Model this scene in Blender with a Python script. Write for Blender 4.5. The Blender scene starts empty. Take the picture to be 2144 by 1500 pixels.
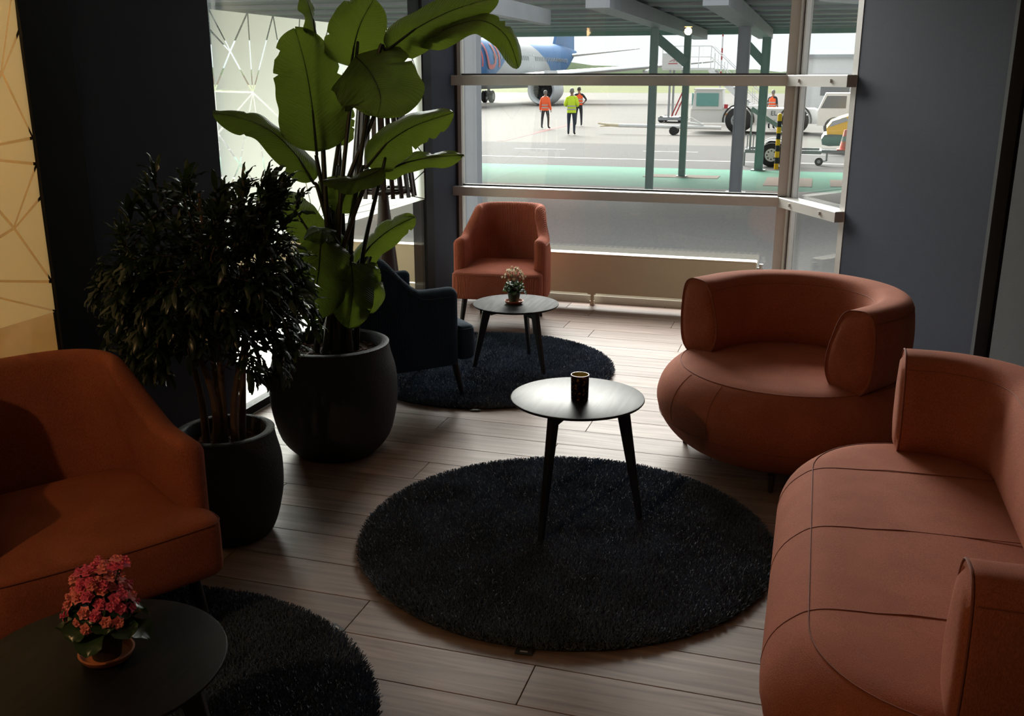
import bpy, bmesh, math, random
import numpy as np
from mathutils import Vector, Matrix, noise
from mathutils.geometry import delaunay_2d_cdt

R = math.radians
SC = bpy.context.scene
COL = SC.collection
random.seed(7)
rng = np.random.default_rng(7)

# ------------------------------------------------------------------ camera
YAW = R(17.0)
cam_d = bpy.data.cameras.new('camera')
cam_d.sensor_width = 36.0
cam_d.lens = 36.0 * 2050.0 / 2144.0
cam_d.clip_end = 3000
cam = bpy.data.objects.new('camera', cam_d)
cam.location = (0, 0, 1.6)
cam.rotation_euler = (R(90 - 16.0), 0, YAW)
COL.objects.link(cam)
SC.camera = cam

# ------------------------------------------------------------------ overcast sky and exposure
world = bpy.data.worlds.new('overcast_sky')
SC.world = world
world.use_nodes = True
bg = world.node_tree.nodes['Background']
bg.inputs[0].default_value = (0.93, 0.97, 1.0, 1)
bg.inputs[1].default_value = .36
sun_d = bpy.data.lights.new('hazy_sun_offscreen', 'SUN')
sun_d.energy = 6.5
sun_d.angle = R(50)
sun_d.color = (1.0, .96, .91)
sun = bpy.data.objects.new('hazy_sun_offscreen', sun_d)
sun.rotation_euler = Vector((.42, -.74, -.52)).to_track_quat('-Z', 'Y').to_euler()
COL.objects.link(sun)
SC.view_settings.view_transform = 'Standard'
SC.view_settings.look = 'None'
SC.view_settings.exposure = 1.8
SC.view_settings.gamma = 1.0
SC.view_settings.use_curve_mapping = False


# ------------------------------------------------------------------ materials
class NT:
    def __init__(s, name):
        s.m = bpy.data.materials.new(name)
        s.m.use_nodes = True
        s.t = s.m.node_tree
        s.t.nodes.clear()
        s.out = s.t.nodes.new('ShaderNodeOutputMaterial')

    def n(s, typ, **kw):
        nd = s.t.nodes.new('ShaderNode' + typ)
        for k, v in kw.items():
            if k.startswith('_'):
                setattr(nd, k[1:], v)
            else:
                nd.inputs[k.replace('__', ' ')].default_value = v
        return nd

    def l(s, a, ao, b, bi):
        s.t.links.new(a.outputs[ao], b.inputs[bi])

    def fin(s, nd, o=0):
        s.t.links.new(nd.outputs[o], s.out.inputs['Surface'])
        return s.m


def c4(c):
    return (c[0], c[1], c[2], 1)


def plain(name, col, rough=.5, metal=0., noise_amt=.12, nscale=12., bump=0., bscale=60., spec=.5, emit=None, estr=0.):
    a = NT(name)
    p = a.n('BsdfPrincipled', Roughness=rough, Metallic=metal)
    p.inputs['Specular IOR Level'].default_value = spec
    tc = a.n('TexCoord')
    nz = a.n('TexNoise', Scale=nscale, Detail=4.)
    a.l(tc, 'Object', nz, 'Vector')
    mx = a.n('Mix', _data_type='RGBA')
    mx.inputs[6].default_value = c4([k * (1 - noise_amt) for k in col])
    mx.inputs[7].default_value = c4([min(1, k * (1 + noise_amt)) for k in col])
    a.l(nz, 'Fac', mx, 0)
    a.l(mx, 2, p, 'Base Color')
    if bump:
        nb = a.n('TexNoise', Scale=bscale, Detail=3.)
        a.l(tc, 'Object', nb, 'Vector')
        b = a.n('Bump', Strength=bump, Distance=.01)
        a.l(nb, 'Fac', b, 'Height')
        a.l(b, 'Normal', p, 'Normal')
    if emit:
        p.inputs['Emission Color'].default_value = c4(emit)
        p.inputs['Emission Strength'].default_value = estr
    return a.fin(p)


def fabric(name, c1, c2, scale=420., ribs=0., bump=.25, rough=.9, sheen=.07):
    a = NT(name)
    p = a.n('BsdfPrincipled', Roughness=rough)
    p.inputs['Specular IOR Level'].default_value = .2
    p.inputs['Sheen Weight'].default_value = sheen
    p.inputs['Sheen Roughness'].default_value = .4
    p.inputs['Sheen Tint'].default_value = c4([min(1, k * 2.5) for k in c2])
    tc = a.n('TexCoord')
    mp = a.n('Mapping')
    mp.inputs['Scale'].default_value = (1, 1, .35)
    a.l(tc, 'Object', mp, 'Vector')
    nz = a.n('TexNoise', Scale=scale, Detail=2.)
    a.l(mp, 'Vector', nz, 'Vector')
    big = a.n('TexNoise', Scale=9., Detail=3.)
    a.l(tc, 'Object', big, 'Vector')
    ad = a.n('Math', _operation='MULTIPLY_ADD')
    ad.inputs[1].default_value = .4
    a.l(big, 'Fac', ad, 0)
    a.l(nz, 'Fac', ad, 2)
    rp = a.n('MapRange')
    rp.inputs[1].default_value = .45
    rp.inputs[2].default_value = .95
    a.l(ad, 0, rp, 0)
    mx = a.n('Mix', _data_type='RGBA')
    mx.inputs[6].default_value = c4(c1)
    mx.inputs[7].default_value = c4(c2)
    a.l(rp, 0, mx, 0)
    a.l(mx, 2, p, 'Base Color')
    h = nz
    ho = 'Fac'
    if ribs:
        # cord ribs: fanned round the shell, so that they stand upright on it
        sx_ = a.n('SeparateXYZ')
        a.l(tc, 'Object', sx_, 0)
        at = a.n('Math', _operation='ARCTAN2')
        a.l(sx_, 0, at, 0)
        sh_ = a.n('Math', _operation='ADD')
        sh_.inputs[1].default_value = .45
        a.l(sx_, 1, sh_, 0)
        a.l(sh_, 0, at, 1)
        fq = a.n('Math', _operation='MULTIPLY')
        fq.inputs[1].default_value = ribs
        a.l(at, 0, fq, 0)
        sn = a.n('Math', _operation='SINE')
        a.l(fq, 0, sn, 0)
        h = a.n('Math', _operation='MULTIPLY_ADD')
        h.inputs[1].default_value = .8
        a.l(nz, 'Fac', h, 0)
        a.l(sn, 0, h, 2)
        ho = 0
    b = a.n('Bump', Strength=bump, Distance=.004)
    a.l(h, ho, b, 'Height')
    a.l(b, 'Normal', p, 'Normal')
    return a.fin(p)


def wood(name, c1, c2, rough=.4, stretch=(1.2, 22, 22), scale=3., bump=.08, rnd=False, spec=.5):
    a = NT(name)
    p = a.n('BsdfPrincipled', Roughness=rough)
    p.inputs['Specular IOR Level'].default_value = spec
    tc = a.n('TexCoord')
    mp = a.n('Mapping')
    mp.inputs['Scale'].default_value = stretch
    a.l(tc, 'Object', mp, 'Vector')
    src = mp
    if rnd:
        oi = a.n('ObjectInfo')
        ml = a.n('Math', _operation='MULTIPLY')
        ml.inputs[1].default_value = 60.
        a.l(oi, 'Random', ml, 0)
        cb = a.n('CombineXYZ')
        a.l(ml, 0, cb, 0)
        a.l(ml, 0, cb, 2)
        va = a.n('VectorMath', _operation='ADD')
        a.l(mp, 'Vector', va, 0)
        a.l(cb, 0, va, 1)
        src = va
    nz = a.n('TexNoise', Scale=scale, Detail=7., Roughness=.62, Distortion=.6)
    a.l(src, 0, nz, 'Vector')
    rp = a.n('MapRange')
    rp.inputs[1].default_value = .27
    rp.inputs[2].default_value = .78
    a.l(nz, 'Fac', rp, 0)
    mx = a.n('Mix', _data_type='RGBA')
    mx.inputs[6].default_value = c4(c1)
    mx.inputs[7].default_value = c4(c2)
    a.l(rp, 0, mx, 0)
    last, lo = mx, 2
    if rnd:
        hv = a.n('HueSaturation')
        vr = a.n('MapRange')
        vr.inputs[3].default_value = .82
        vr.inputs[4].default_value = 1.16
        a.l(oi, 'Random', vr, 0)
        a.l(vr, 0, hv, 'Value')
        a.l(mx, 2, hv, 'Color')
        last, lo = hv, 0
    a.l(last, lo, p, 'Base Color')
    rr = a.n('MapRange')
    rr.inputs[3].default_value = rough + .08
    rr.inputs[4].default_value = rough - .06
    a.l(nz, 'Fac', rr, 0)
    a.l(rr, 0, p, 'Roughness')
    b = a.n('Bump', Strength=bump, Distance=.004)
    a.l(nz, 'Fac', b, 'Height')
    a.l(b, 'Normal', p, 'Normal')
    return a.fin(p)


def glass(name, tint=(.95, .97, .96), refl=1.0):
    a = NT(name)
    tr = a.n('BsdfTransparent', Color=c4(tint))
    gl = a.n('BsdfGlossy', Roughness=.0, Color=(1, 1, 1, 1))
    lw = a.n('LayerWeight', Blend=.5)
    pw = a.n('Math', _operation='POWER')
    pw.inputs[1].default_value = 5.
    a.l(lw, 'Facing', pw, 0)
    ml = a.n('Math', _operation='MULTIPLY_ADD')
    ml.inputs[1].default_value = .6 * refl
    ml.inputs[2].default_value = .035 * refl
    a.l(pw, 0, ml, 0)
    mx = a.n('MixShader')
    a.l(ml, 0, mx, 0)
    a.l(tr, 0, mx, 1)
    a.l(gl, 0, mx, 2)
    return a.fin(mx)


def film(name, col, tr=.75):
    a = NT(name)
    d = a.n('BsdfDiffuse', Color=c4([k * .8 for k in col]))
    t = a.n('BsdfTranslucent', Color=c4(col))
    mx = a.n('MixShader', Fac=tr)
    a.l(d, 0, mx, 1)
    a.l(t, 0, mx, 2)
    return a.fin(mx)


def leafmat(name, c_top, c_rib, trans, tcol, rough=.38, veins=True):
    a = NT(name)
    p = a.n('BsdfPrincipled', Roughness=rough)
    uv = a.n('TexCoord')
    sp = a.n('SeparateXYZ')
    a.l(uv, 'UV', sp, 0)
    # midrib: |u-.5| small
    sb = a.n('Math', _operation='SUBTRACT')
    sb.inputs[1].default_value = .5
    a.l(sp, 0, sb, 0)
    ab = a.n('Math', _operation='ABSOLUTE')
    a.l(sb, 0, ab, 0)
    rb = a.n('MapRange')
    rb.inputs[1].default_value = .012
    rb.inputs[2].default_value = .03
    a.l(ab, 0, rb, 0)
    nz = a.n('TexNoise', Scale=7., Detail=3.)
    a.l(uv, 'Object', nz, 'Vector')
    m0 = a.n('Mix', _data_type='RGBA')
    m0.inputs[6].default_value = c4([k * .7 for k in c_top])
    m0.inputs[7].default_value = c4([k * 1.3 for k in c_top])
    a.l(nz, 'Fac', m0, 0)
    mx = a.n('Mix', _data_type='RGBA')
    mx.inputs[6].default_value = c4(c_rib)
    a.l(rb, 0, mx, 0)
    a.l(m0, 2, mx, 7)
    a.l(mx, 2, p, 'Base Color')
    if veins:
        # side veins run outward and slightly up from the midrib
        mu = a.n('Math', _operation='MULTIPLY_ADD')
        mu.inputs[1].default_value = -.35
        a.l(ab, 0, mu, 0)
        a.l(sp, 1, mu, 2)
        fr = a.n('Math', _operation='MULTIPLY')
        fr.inputs[1].default_value = 230.
        a.l(mu, 0, fr, 0)
        sn = a.n('Math', _operation='SINE')
        a.l(fr, 0, sn, 0)
        b = a.n('Bump', Strength=.45, Distance=.004)
        a.l(sn, 0, b, 'Height')
        a.l(b, 'Normal', p, 'Normal')
    t = a.n('BsdfTranslucent', Color=c4(tcol))
    ms = a.n('MixShader', Fac=trans)
    a.l(p, 0, ms, 1)
    a.l(t, 0, ms, 2)
    return a.fin(ms)


M = {}
M['plank'] = wood('wood_plank', (.13, .086, .070), (.29, .216, .184), rough=.48, stretch=(.9, 16, 16), scale=2.2, bump=.10, rnd=True, spec=.14)
M['subfloor'] = plain('joint_dark', (.02, .016, .013), .8)
M['wall_grey'] = plain('wall_blue_grey', (.030, .035, .051), .7, bump=.1, bscale=280., noise_amt=.06, spec=.12)
M['wall_dark'] = M['wall_grey']
M['wall_side'] = plain('wall_warm_grey', (.07, .075, .08), .7, bump=.1, bscale=300., noise_amt=.05, spec=.15)
M['black_frame'] = plain('black_frame', (.006, .007, .010), .55, spec=.12)
M['ceiling'] = plain('ceiling_paint', (.65, .65, .64), .9)
M['back_wall'] = plain('pale_wall', (.4, .4, .39), .8)
M['alu'] = plain('aluminium', (.46, .44, .42), .4, metal=.3, noise_amt=.05)
M['alu_dark'] = M['alu']
M['alu_white'] = M['alu']
M['gasket'] = plain('rubber_gasket', (.02, .02, .022), .6)
M['glass'] = glass('window_glass')
M['glass_part'] = glass('partition_glass', (.93, .95, .94), .8)
M['film'] = film('frosted_film', (.86, .92, .90), .78)
M['film_warm'] = M['film']
M['cream'] = plain('cream_enamel', (.62, .54, .40), .4, noise_amt=.05)
M['cream_tile'] = plain('cream_tile', (.36, .32, .235), .35, noise_amt=.06, nscale=4.)
M['beige_wall'] = plain('beige_wall', (.68, .58, .43), .8)
M['rust'] = fabric('rust_weave', (.21, .058, .032), (.36, .115, .062))
M['rust_cord'] = fabric('rust_corduroy', (.22, .054, .031), (.39, .108, .058), ribs=420., bump=.55, sheen=.2)
M['rust_dark'] = M['rust']
M['blue_cord'] = fabric('petrol_corduroy', (.007, .017, .033), (.020, .043, .072), ribs=600., bump=.28, sheen=.15)
M['seam'] = plain('seam_thread', (.20, .052, .026), .8)
M['seam_blue'] = plain('seam_blue', (.02, .045, .06), .8)
M['black_wood'] = wood('black_ash', (.006, .006, .008), (.022, .021, .024), rough=.42, stretch=(30, 3, 3), scale=2., bump=.25, spec=.22)
M['black_grain'] = wood('black_grain_top', (.006, .006, .008), (.05, .05, .053), rough=.66, stretch=(14, 1.6, 3), scale=2.6, bump=.3, spec=.08)
M['black_gloss'] = wood('black_smooth_top', (.007, .007, .009), (.014, .014, .016), rough=.38, stretch=(20, 2, 2), scale=2., bump=.06, spec=.12)
M['lightrim'] = plain('worn_edge', (.30, .28, .26), .4)
M['rugback'] = plain('rug_backing', (.008, .009, .012), .95)
M['pot'] = plain('charcoal_fibrestone', (.028, .030, .036), .6, bump=.35, bscale=140., noise_amt=.2, spec=.2)
M['pot_rim'] = M['pot']
M['soil'] = plain('bark_mulch', (.055, .026, .018), .9, noise_amt=.6, nscale=60., bump=1., bscale=70.)
M['bark_chip'] = plain('bark_chip', (.12, .05, .032), .8, noise_amt=.4)
M['leaf_big'] = leafmat('paddle_leaf', (.026, .040, .012), (.012, .020, .008), .38, (.17, .24, .022), .36)
M['leaf_small'] = leafmat('lance_leaf', (.010, .023, .014), (.010, .023, .014), .12, (.10, .16, .02), .3, veins=False)
M['stem_green'] = plain('dark_green_stem', (.012, .018, .010), .4)
M['trunk'] = plain('brown_trunk', (.085, .056, .043), .75, noise_amt=.35, nscale=30., bump=.4, bscale=40.)
M['leaf_kal'] = leafmat('fleshy_leaf', (.025, .055, .022), (.03, .06, .025), .1, (.1, .2, .03), .3, veins=False)
M['pink'] = plain('pink_petal', (.75, .11, .22), .6, noise_amt=.3, nscale=90.)
M['salmon'] = plain('salmon_petal', (.82, .24, .22), .6, noise_amt=.3, nscale=90.)
M['creamfl'] = plain('cream_petal', (.72, .60, .42), .6, noise_amt=.2, nscale=90.)
M['terra'] = plain('terracotta', (.42, .13, .055), .6)
M['nursery'] = plain('dark_nursery_pot', (.02, .02, .018), .5)
M['sage'] = plain('sage_pot', (.055, .085, .06), .3)
M['walnut'] = wood('dark_walnut', (.022, .012, .010), (.05, .028, .022), rough=.4, stretch=(9, 9, 1), scale=2.)
M['brass'] = plain('brass', (.75, .45, .15), .25, metal=1.)
M['lampglow'] = plain('lamp_glow', (.9, .5, .2), .5, emit=(1., .45, .12), estr=14.)
M['wax'] = plain('candle_wax', (.6, .52, .3), .5)
M['rubber'] = plain('rubber', (.012, .012, .013), .7)


# ------------------------------------------------------------------ mesh building
class MB:
    def __init__(s):
        s.v = []
        s.f = []

    def add(s, vs, fs):
        o = len(s.v)
        s.v.extend([tuple(p) for p in vs])
        s.f.extend([tuple(i + o for i in f) for f in fs])
        return s

    def box(s, lo, hi, mat=None, ch=0.):
        (x0, y0, z0), (x1, y1, z1) = lo, hi
        if ch:
            vs = [(x0, y0, z0), (x1, y0, z0), (x1, y1, z0), (x0, y1, z0),
                  (x0, y0, z1 - ch), (x1, y0, z1 - ch), (x1, y1, z1 - ch), (x0, y1, z1 - ch),
                  (x0 + ch, y0 + ch, z1), (x1 - ch, y0 + ch, z1), (x1 - ch, y1 - ch, z1), (x0 + ch, y1 - ch, z1)]
            fs = [(3, 2, 1, 0), (0, 1, 5, 4), (1, 2, 6, 5), (2, 3, 7, 6), (3, 0, 4, 7),
                  (4, 5, 9, 8), (5, 6, 10, 9), (6, 7, 11, 10), (7, 4, 8, 11), (8, 9, 10, 11)]
        else:
            vs = [(x0, y0, z0), (x1, y0, z0), (x1, y1, z0), (x0, y1, z0), (x0, y0, z1), (x1, y0, z1), (x1, y1, z1), (x0, y1, z1)]
            fs = [(3, 2, 1, 0), (4, 5, 6, 7), (0, 1, 5, 4), (1, 2, 6, 5), (2, 3, 7, 6), (3, 0, 4, 7)]
        if mat is not None:
            vs = [mat @ Vector(p) for p in vs]
        return s.add(vs, fs)

    def cbox(s, c, size, rz=0., ry=0., rx=0., ch=0.):
        m = Matrix.Translation(c) @ Matrix.Rotation(rz, 4, 'Z') @ Matrix.Rotation(ry, 4, 'Y') @ Matrix.Rotation(rx, 4, 'X')
        a = Vector(size) / 2
        return s.box(tuple(-a), tuple(a), m, ch)

    def tube(s, pts, r, n=8, caps=True, closed=False, up=(0, 0, 1)):
        pts = [Vector(p) for p in pts]
        k = len(pts)
        rs = r if isinstance(r, (list, tuple)) else [r] * k
        vs = []
        prev = None
        for i, p in enumerate(pts):
            if closed:
                t = pts[(i + 1) % k] - pts[i - 1]
            else:
                t = pts[min(i + 1, k - 1)] - pts[max(i - 1, 0)]
            t.normalize()
            if prev is None:
                a = Vector(up)
                if abs(a.dot(t)) > .95:
                    a = Vector((1, 0, 0))
                nrm = (a - t * a.dot(t)).normalized()
            else:
                nrm = prev - t * prev.dot(t)
                nrm = nrm.normalized() if nrm.length > 1e-6 else t.orthogonal().normalized()
            prev = nrm
            b = t.cross(nrm)
            for j in range(n):
                a = 2 * math.pi * (j + .5) / n
                vs.append(p + (nrm * math.cos(a) + b * math.sin(a)) * rs[i])
        fs = []
        m = k if closed else k - 1
        for i in range(m):
            i2 = (i + 1) % k
            for j in range(n):
                j2 = (j + 1) % n
                fs.append((i * n + j, i * n + j2, i2 * n + j2, i2 * n + j))
        if caps and not closed:
            fs.append(tuple(range(n - 1, -1, -1)))
            fs.append(tuple((k - 1) * n + j for j in range(n)))
        return s.add(vs, fs)

    def bar(s, a, b, w, h, up=(0, 0, 1)):
        a, b = Vector(a), Vector(b)
        t = (b - a).normalized()
        u = Vector(up)
        if abs(u.dot(t)) > .95:
            u = Vector((0, 1, 0))
        u = (u - t * u.dot(t)).normalized()
        r = t.cross(u)
        vs = []
        for p in (a, b):
            for sx, sy in ((-1, -1), (1, -1), (1, 1), (-1, 1)):
                vs.append(p + r * (sx * w / 2) + u * (sy * h / 2))
        return s.add(vs, [(3, 2, 1, 0), (4, 5, 6, 7), (0, 1, 5, 4), (1, 2, 6, 5), (2, 3, 7, 6), (3, 0, 4, 7)])

    def taper(s, a, b, wa, wb):
        # square leg from a (size wa) to b (size wb)
        a, b = Vector(a), Vector(b)
        vs = []
        for p, w in ((a, wa), (b, wb)):
            wx, wy = (w if isinstance(w, tuple) else (w, w))
            for sx, sy in ((-1, -1), (1, -1), (1, 1), (-1, 1)):
                vs.append(p + Vector((sx * wx / 2, sy * wy / 2, 0)))
        return s.add(vs, [(0, 1, 2, 3), (7, 6, 5, 4), (4, 5, 1, 0), (5, 6, 2, 1), (6, 7, 3, 2), (7, 4, 0, 3)])

    def lathe(s, prof, n=48, c=(0, 0, 0)):
        vs = []
        fs = []
        idx = []
        for r, z in prof:
            if r < 1e-6:
                idx.append([len(vs)])
                vs.append((c[0], c[1], c[2] + z))
            else:
                row = []
                for j in range(n):
                    a = 2 * math.pi * j / n
                    row.append(len(vs))
                    vs.append((c[0] + r * math.cos(a), c[1] + r * math.sin(a), c[2] + z))
                idx.append(row)
        for A, B in zip(idx[:-1], idx[1:]):
            for j in range(n):
                j2 = (j + 1) % n
                if len(A) == 1 and len(B) == 1:
                    continue
                if len(A) == 1:
                    fs.append((A[0], B[j2], B[j]))
                elif len(B) == 1:
                    fs.append((A[j], A[j2], B[0]))
                else:
                    fs.append((A[j], A[j2], B[j2], B[j]))
        return s.add(vs, fs)

    def rings(s, rings, cap0=True, cap1=True):
        n = len(rings[0])
        vs = [p for r in rings for p in r]
        fs = []
        for i in range(len(rings) - 1):
            for j in range(n):
                j2 = (j + 1) % n
                fs.append((i * n + j, i * n + j2, (i + 1) * n + j2, (i + 1) * n + j))
        o = len(vs)
        if cap0:
            c = sum((Vector(p) for p in rings[0]), Vector()) / n
            vs.append(c)
            fs += [(o, (j + 1) % n, j) for j in range(n)]
            o += 1
        if cap1:
            c = sum((Vector(p) for p in rings[-1]), Vector()) / n
            vs.append(c)
            b = (len(rings) - 1) * n
            fs += [(o, b + j, b + (j + 1) % n) for j in range(n)]
        return s.add(vs, fs)

    def prism(s, poly, y0, y1):
        # polygon in (x,z) extruded along y
        n = len(poly)
        vs = [(x, y0, z) for x, z in poly] + [(x, y1, z) for x, z in poly]
        fs = [tuple(range(n)), tuple(range(2 * n - 1, n - 1, -1))]
        fs += [(j, j + n, (j + 1) % n + n, (j + 1) % n) for j in range(n)]
        return s.add(vs, fs)

    def build(s, name, mat, parent=None, smooth=False, ang=40, loc=None, rz=None, kind=None, fix=True):
        me = bpy.data.meshes.new(name)
        me.from_pydata(s.v, [], s.f)
        if fix:
            b = bmesh.new()
            b.from_mesh(me)
            bmesh.ops.recalc_face_normals(b, faces=b.faces)
            b.to_mesh(me)
            b.free()
        if smooth:
            me.polygons.foreach_set('use_smooth', [True] * len(me.polygons))
            if ang < 180:
                me.set_sharp_from_angle(angle=R(ang))
        me.materials.append(M[mat] if isinstance(mat, str) else mat)
        return link(name, me, parent, loc, rz, kind)


def link(name, me, parent=None, loc=None, rz=None, kind=None):
    o = bpy.data.objects.new(name, me)
    COL.objects.link(o)
    if parent is not None:
        o.parent = parent
    if loc is not None:
        o.location = loc
    if rz is not None:
        o.rotation_euler = (0, 0, rz)
    if kind:
        o['kind'] = kind
    return o


def thing(name, label, cat, loc=(0, 0, 0), rz=0., group=None):
    o = link(name, None, None, loc, rz)
    o.empty_display_size = .1
    return tag(o, label, cat, group)


def tag(o, label, cat, group=None, kind=None):
    o['label'] = label
    o['category'] = cat
    if group:
        o['group'] = group
    if kind:
        o['kind'] = kind
    return o


def struct(o, label=None, cat=None):
    o['kind'] = 'structure'
    if label:
        o['label'] = label
    if cat:
        o['category'] = cat
    return o


def catmull(pts, sub=4, closed=False):
    P = [Vector(p) for p in pts]
    n = len(P)
    out = []
    rngn = n if closed else n - 1
    for i in range(rngn):
        if closed:
            p0, p1, p2, p3 = P[i - 1], P[i], P[(i + 1) % n], P[(i + 2) % n]
        else:
            p0, p1, p2, p3 = P[max(i - 1, 0)], P[i], P[i + 1], P[min(i + 2, n - 1)]
        for k in range(sub):
            t = k / sub
            out.append(.5 * ((2 * p1) + (p2 - p0) * t + (2 * p0 - 5 * p1 + 4 * p2 - p3) * t * t + (3 * p1 - p0 - 3 * p2 + p3) * t ** 3))
    if not closed:
        out.append(P[-1].copy())
    return out


def smooth01(a, b, x):
    t = max(0., min(1., (x - a) / (b - a)))
    return t * t * (3 - 2 * t)


def text_mesh(body, size, mat, name, parent, loc, rot, extrude=.004):
    cu = bpy.data.curves.new('t', 'FONT')
    cu.body = body
    cu.size = size
    cu.extrude = extrude
    cu.align_x = 'CENTER'
    ob = bpy.data.objects.new('t', cu)
    COL.objects.link(ob)
    dg = bpy.context.evaluated_depsgraph_get()
    me = bpy.data.meshes.new_from_object(ob.evaluated_get(dg))
    bpy.data.objects.remove(ob)
    me.materials.clear()
    me.materials.append(M[mat])
    o = link(name, me, parent, loc)
    o.rotation_euler = rot
    return o

# ================================================================== THE ROOM
XL = -2.57      # face of the left wall
YW = 6.97       # inner plane of the window wall
ZC = 2.75
RA = (-.17, 6.96)                      # bay corner where the angled return starts
RANG = math.atan2(-.882, .47)


def xmax(y):
    return min(1.9, RA[0] + (RA[1] - y) * .5329)


# foundation and floor
base = MB().box((-6.8, -4.2, -.62), (3.2, 7.05, -.02)).build('foundation', plain('base_concrete', (.2, .2, .19), .9))
struct(base, 'concrete base under the lounge floor', 'foundation')
fl = MB()
pl = [(XL - .1, -4), (1.95, -4), (1.95, 3.0), (xmax(3.2), 3.2), (RA[0], RA[1]), (RA[0], 7.0), (XL - .1, 7.0)]
fl.add([(x, y, -.006) for x, y in pl] + [(x, y, -.03) for x, y in pl], [tuple(range(7)), tuple(range(13, 6, -1))] + [(i, i + 7, (i + 1) % 7 + 7, (i + 1) % 7) for i in range(7)])
floor = fl.build('floor', 'subfloor')
struct(floor, 'brown wooden plank floor of the lounge', 'floor')
PW, PL_, GAP, CH = .19, 1.285, .0011, .0011
_cache = {}


def plank_mesh(L, x1b):
    key = (round(L, 3), round(x1b, 3))
    if key in _cache:
        return _cache[key]
    g = GAP
    y0, y1 = g, PW - g
    xa, xb = L - g, x1b - g
    c = CH
    vs = [(g, y0, -.006), (xa, y0, -.006), (xb, y1, -.006), (g, y1, -.006),
          (g, y0, -c), (xa, y0, -c), (xb, y1, -c), (g, y1, -c),
          (g + c, y0 + c, 0), (xa - c, y0 + c, 0), (xb - c, y1 - c, 0), (g + c, y1 - c, 0)]
    fs = [(0, 1, 5, 4), (1, 2, 6, 5), (2, 3, 7, 6), (3, 0, 4, 7), (4, 5, 9, 8), (5, 6, 10, 9), (6, 7, 11, 10), (7, 4, 8, 11), (8, 9, 10, 11)]
    me = bpy.data.meshes.new('plank')
    me.from_pydata(vs, [], fs)
    me.materials.append(M['plank'])
    _cache[key] = me
    return me


y = 2.337 - 16 * PW
row = 0
while y < YW - .02:
    y1 = min(y + PW, YW)
    off = (row * .47 + .13 * (row % 3)) % PL_
    x = XL - .02 - off
    while x < xmax(y):
        xs = max(x, XL - .02)
        e0, e1 = min(x + PL_, xmax(y)), min(x + PL_, max(xs + .02, xmax(y1)))
        if e0 - xs > .03:
            o = link('plank', plank_mesh(e0 - xs, max(.01, e1 - xs)), floor, (xs, y, 0))
        x += PL_
    y += PW
    row += 1

# left wall: grey panel, black posts, partition glass with frosted film
struct(MB().box((XL - .12, 3.03, 0), (XL, 3.905, ZC)).build('wall_left', 'wall_grey'), 'blue-grey wall panel behind the bushy shrub', 'wall')
struct(MB().box((XL - .12, 6.48, 0), (XL, 7.05, ZC)).build('wall_left', 'wall_grey'), 'narrow grey wall panel beside the big window', 'wall')
struct(MB().box((XL - .12, -4.1, 0), (XL, 1.2, ZC)).build('wall_left', 'wall_grey'), 'grey wall past the warm frosted pane', 'wall')
struct(MB().box((XL - .09, 6.34, 0), (XL + .012, 6.48, ZC)).build('trim_1', 'black_frame'), 'black post between frosted glass and narrow grey wall', 'post')
struct(MB().box((XL - .014, 2.80, 0), (XL + .012, 3.03, ZC)).build('trim_2', 'black_frame'), 'wide black post beside the warm frosted pane', 'post')
struct(MB().box((XL - .005, 6.48, 0), (XL + .012, 6.96, .06)).build('baseboard_left', 'black_frame'), 'dark baseboard under the narrow grey wall', 'baseboard')


def inset_poly(P, w):
    n = len(P)
    c = Vector((sum(p[0] for p in P) / n, sum(p[1] for p in P) / n))
    out = []
    for i in range(n):
        a, b, d = Vector(P[i - 1]), Vector(P[i]), Vector(P[(i + 1) % n])
        e1, e2 = (b - a).normalized(), (d - b).normalized()
        n1, n2 = Vector((-e1.y, e1.x)), Vector((-e2.y, e2.x))
        if n1.dot(c - b) < 0:
            n1, n2 = -n1, -n2
        den = 1 + n1.dot(n2)
        off = (n1 + n2) / max(.25, den) * w
        out.append(b + off)
    return out


def film_panels(parent, nodes, ya, yb, za, zb, mat):
    pts = [(ya, za), (yb, za), (yb, zb), (ya, zb)]
    for q in nodes:
        yq = min(max(q[0], ya), yb)
        zq = min(max(q[1], za), zb)
        if yq - ya < .05:
            yq = ya
        if yb - yq < .05:
            yq = yb
        if zb - zq < .04:
            zq = zb
        pts.append((yq, zq))
    res = delaunay_2d_cdt([Vector(p) for p in pts], [], [[0, 1, 2, 3]], 1, 1e-5)
    vs, fs = res[0], res[2]
    for f in fs:
        P = [(vs[i].x, vs[i].y) for i in f]
        area = abs((P[1][0] - P[0][0]) * (P[2][1] - P[0][1]) - (P[2][0] - P[0][0]) * (P[1][1] - P[0][1])) / 2
        if area < .0012:
            continue
        Q = inset_poly(P, .0055)
        MB().add([(XL + .0012, q[0], q[1]) for q in Q], [tuple(range(len(Q)))]).build('film_panel', mat, parent, fix=False)


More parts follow.
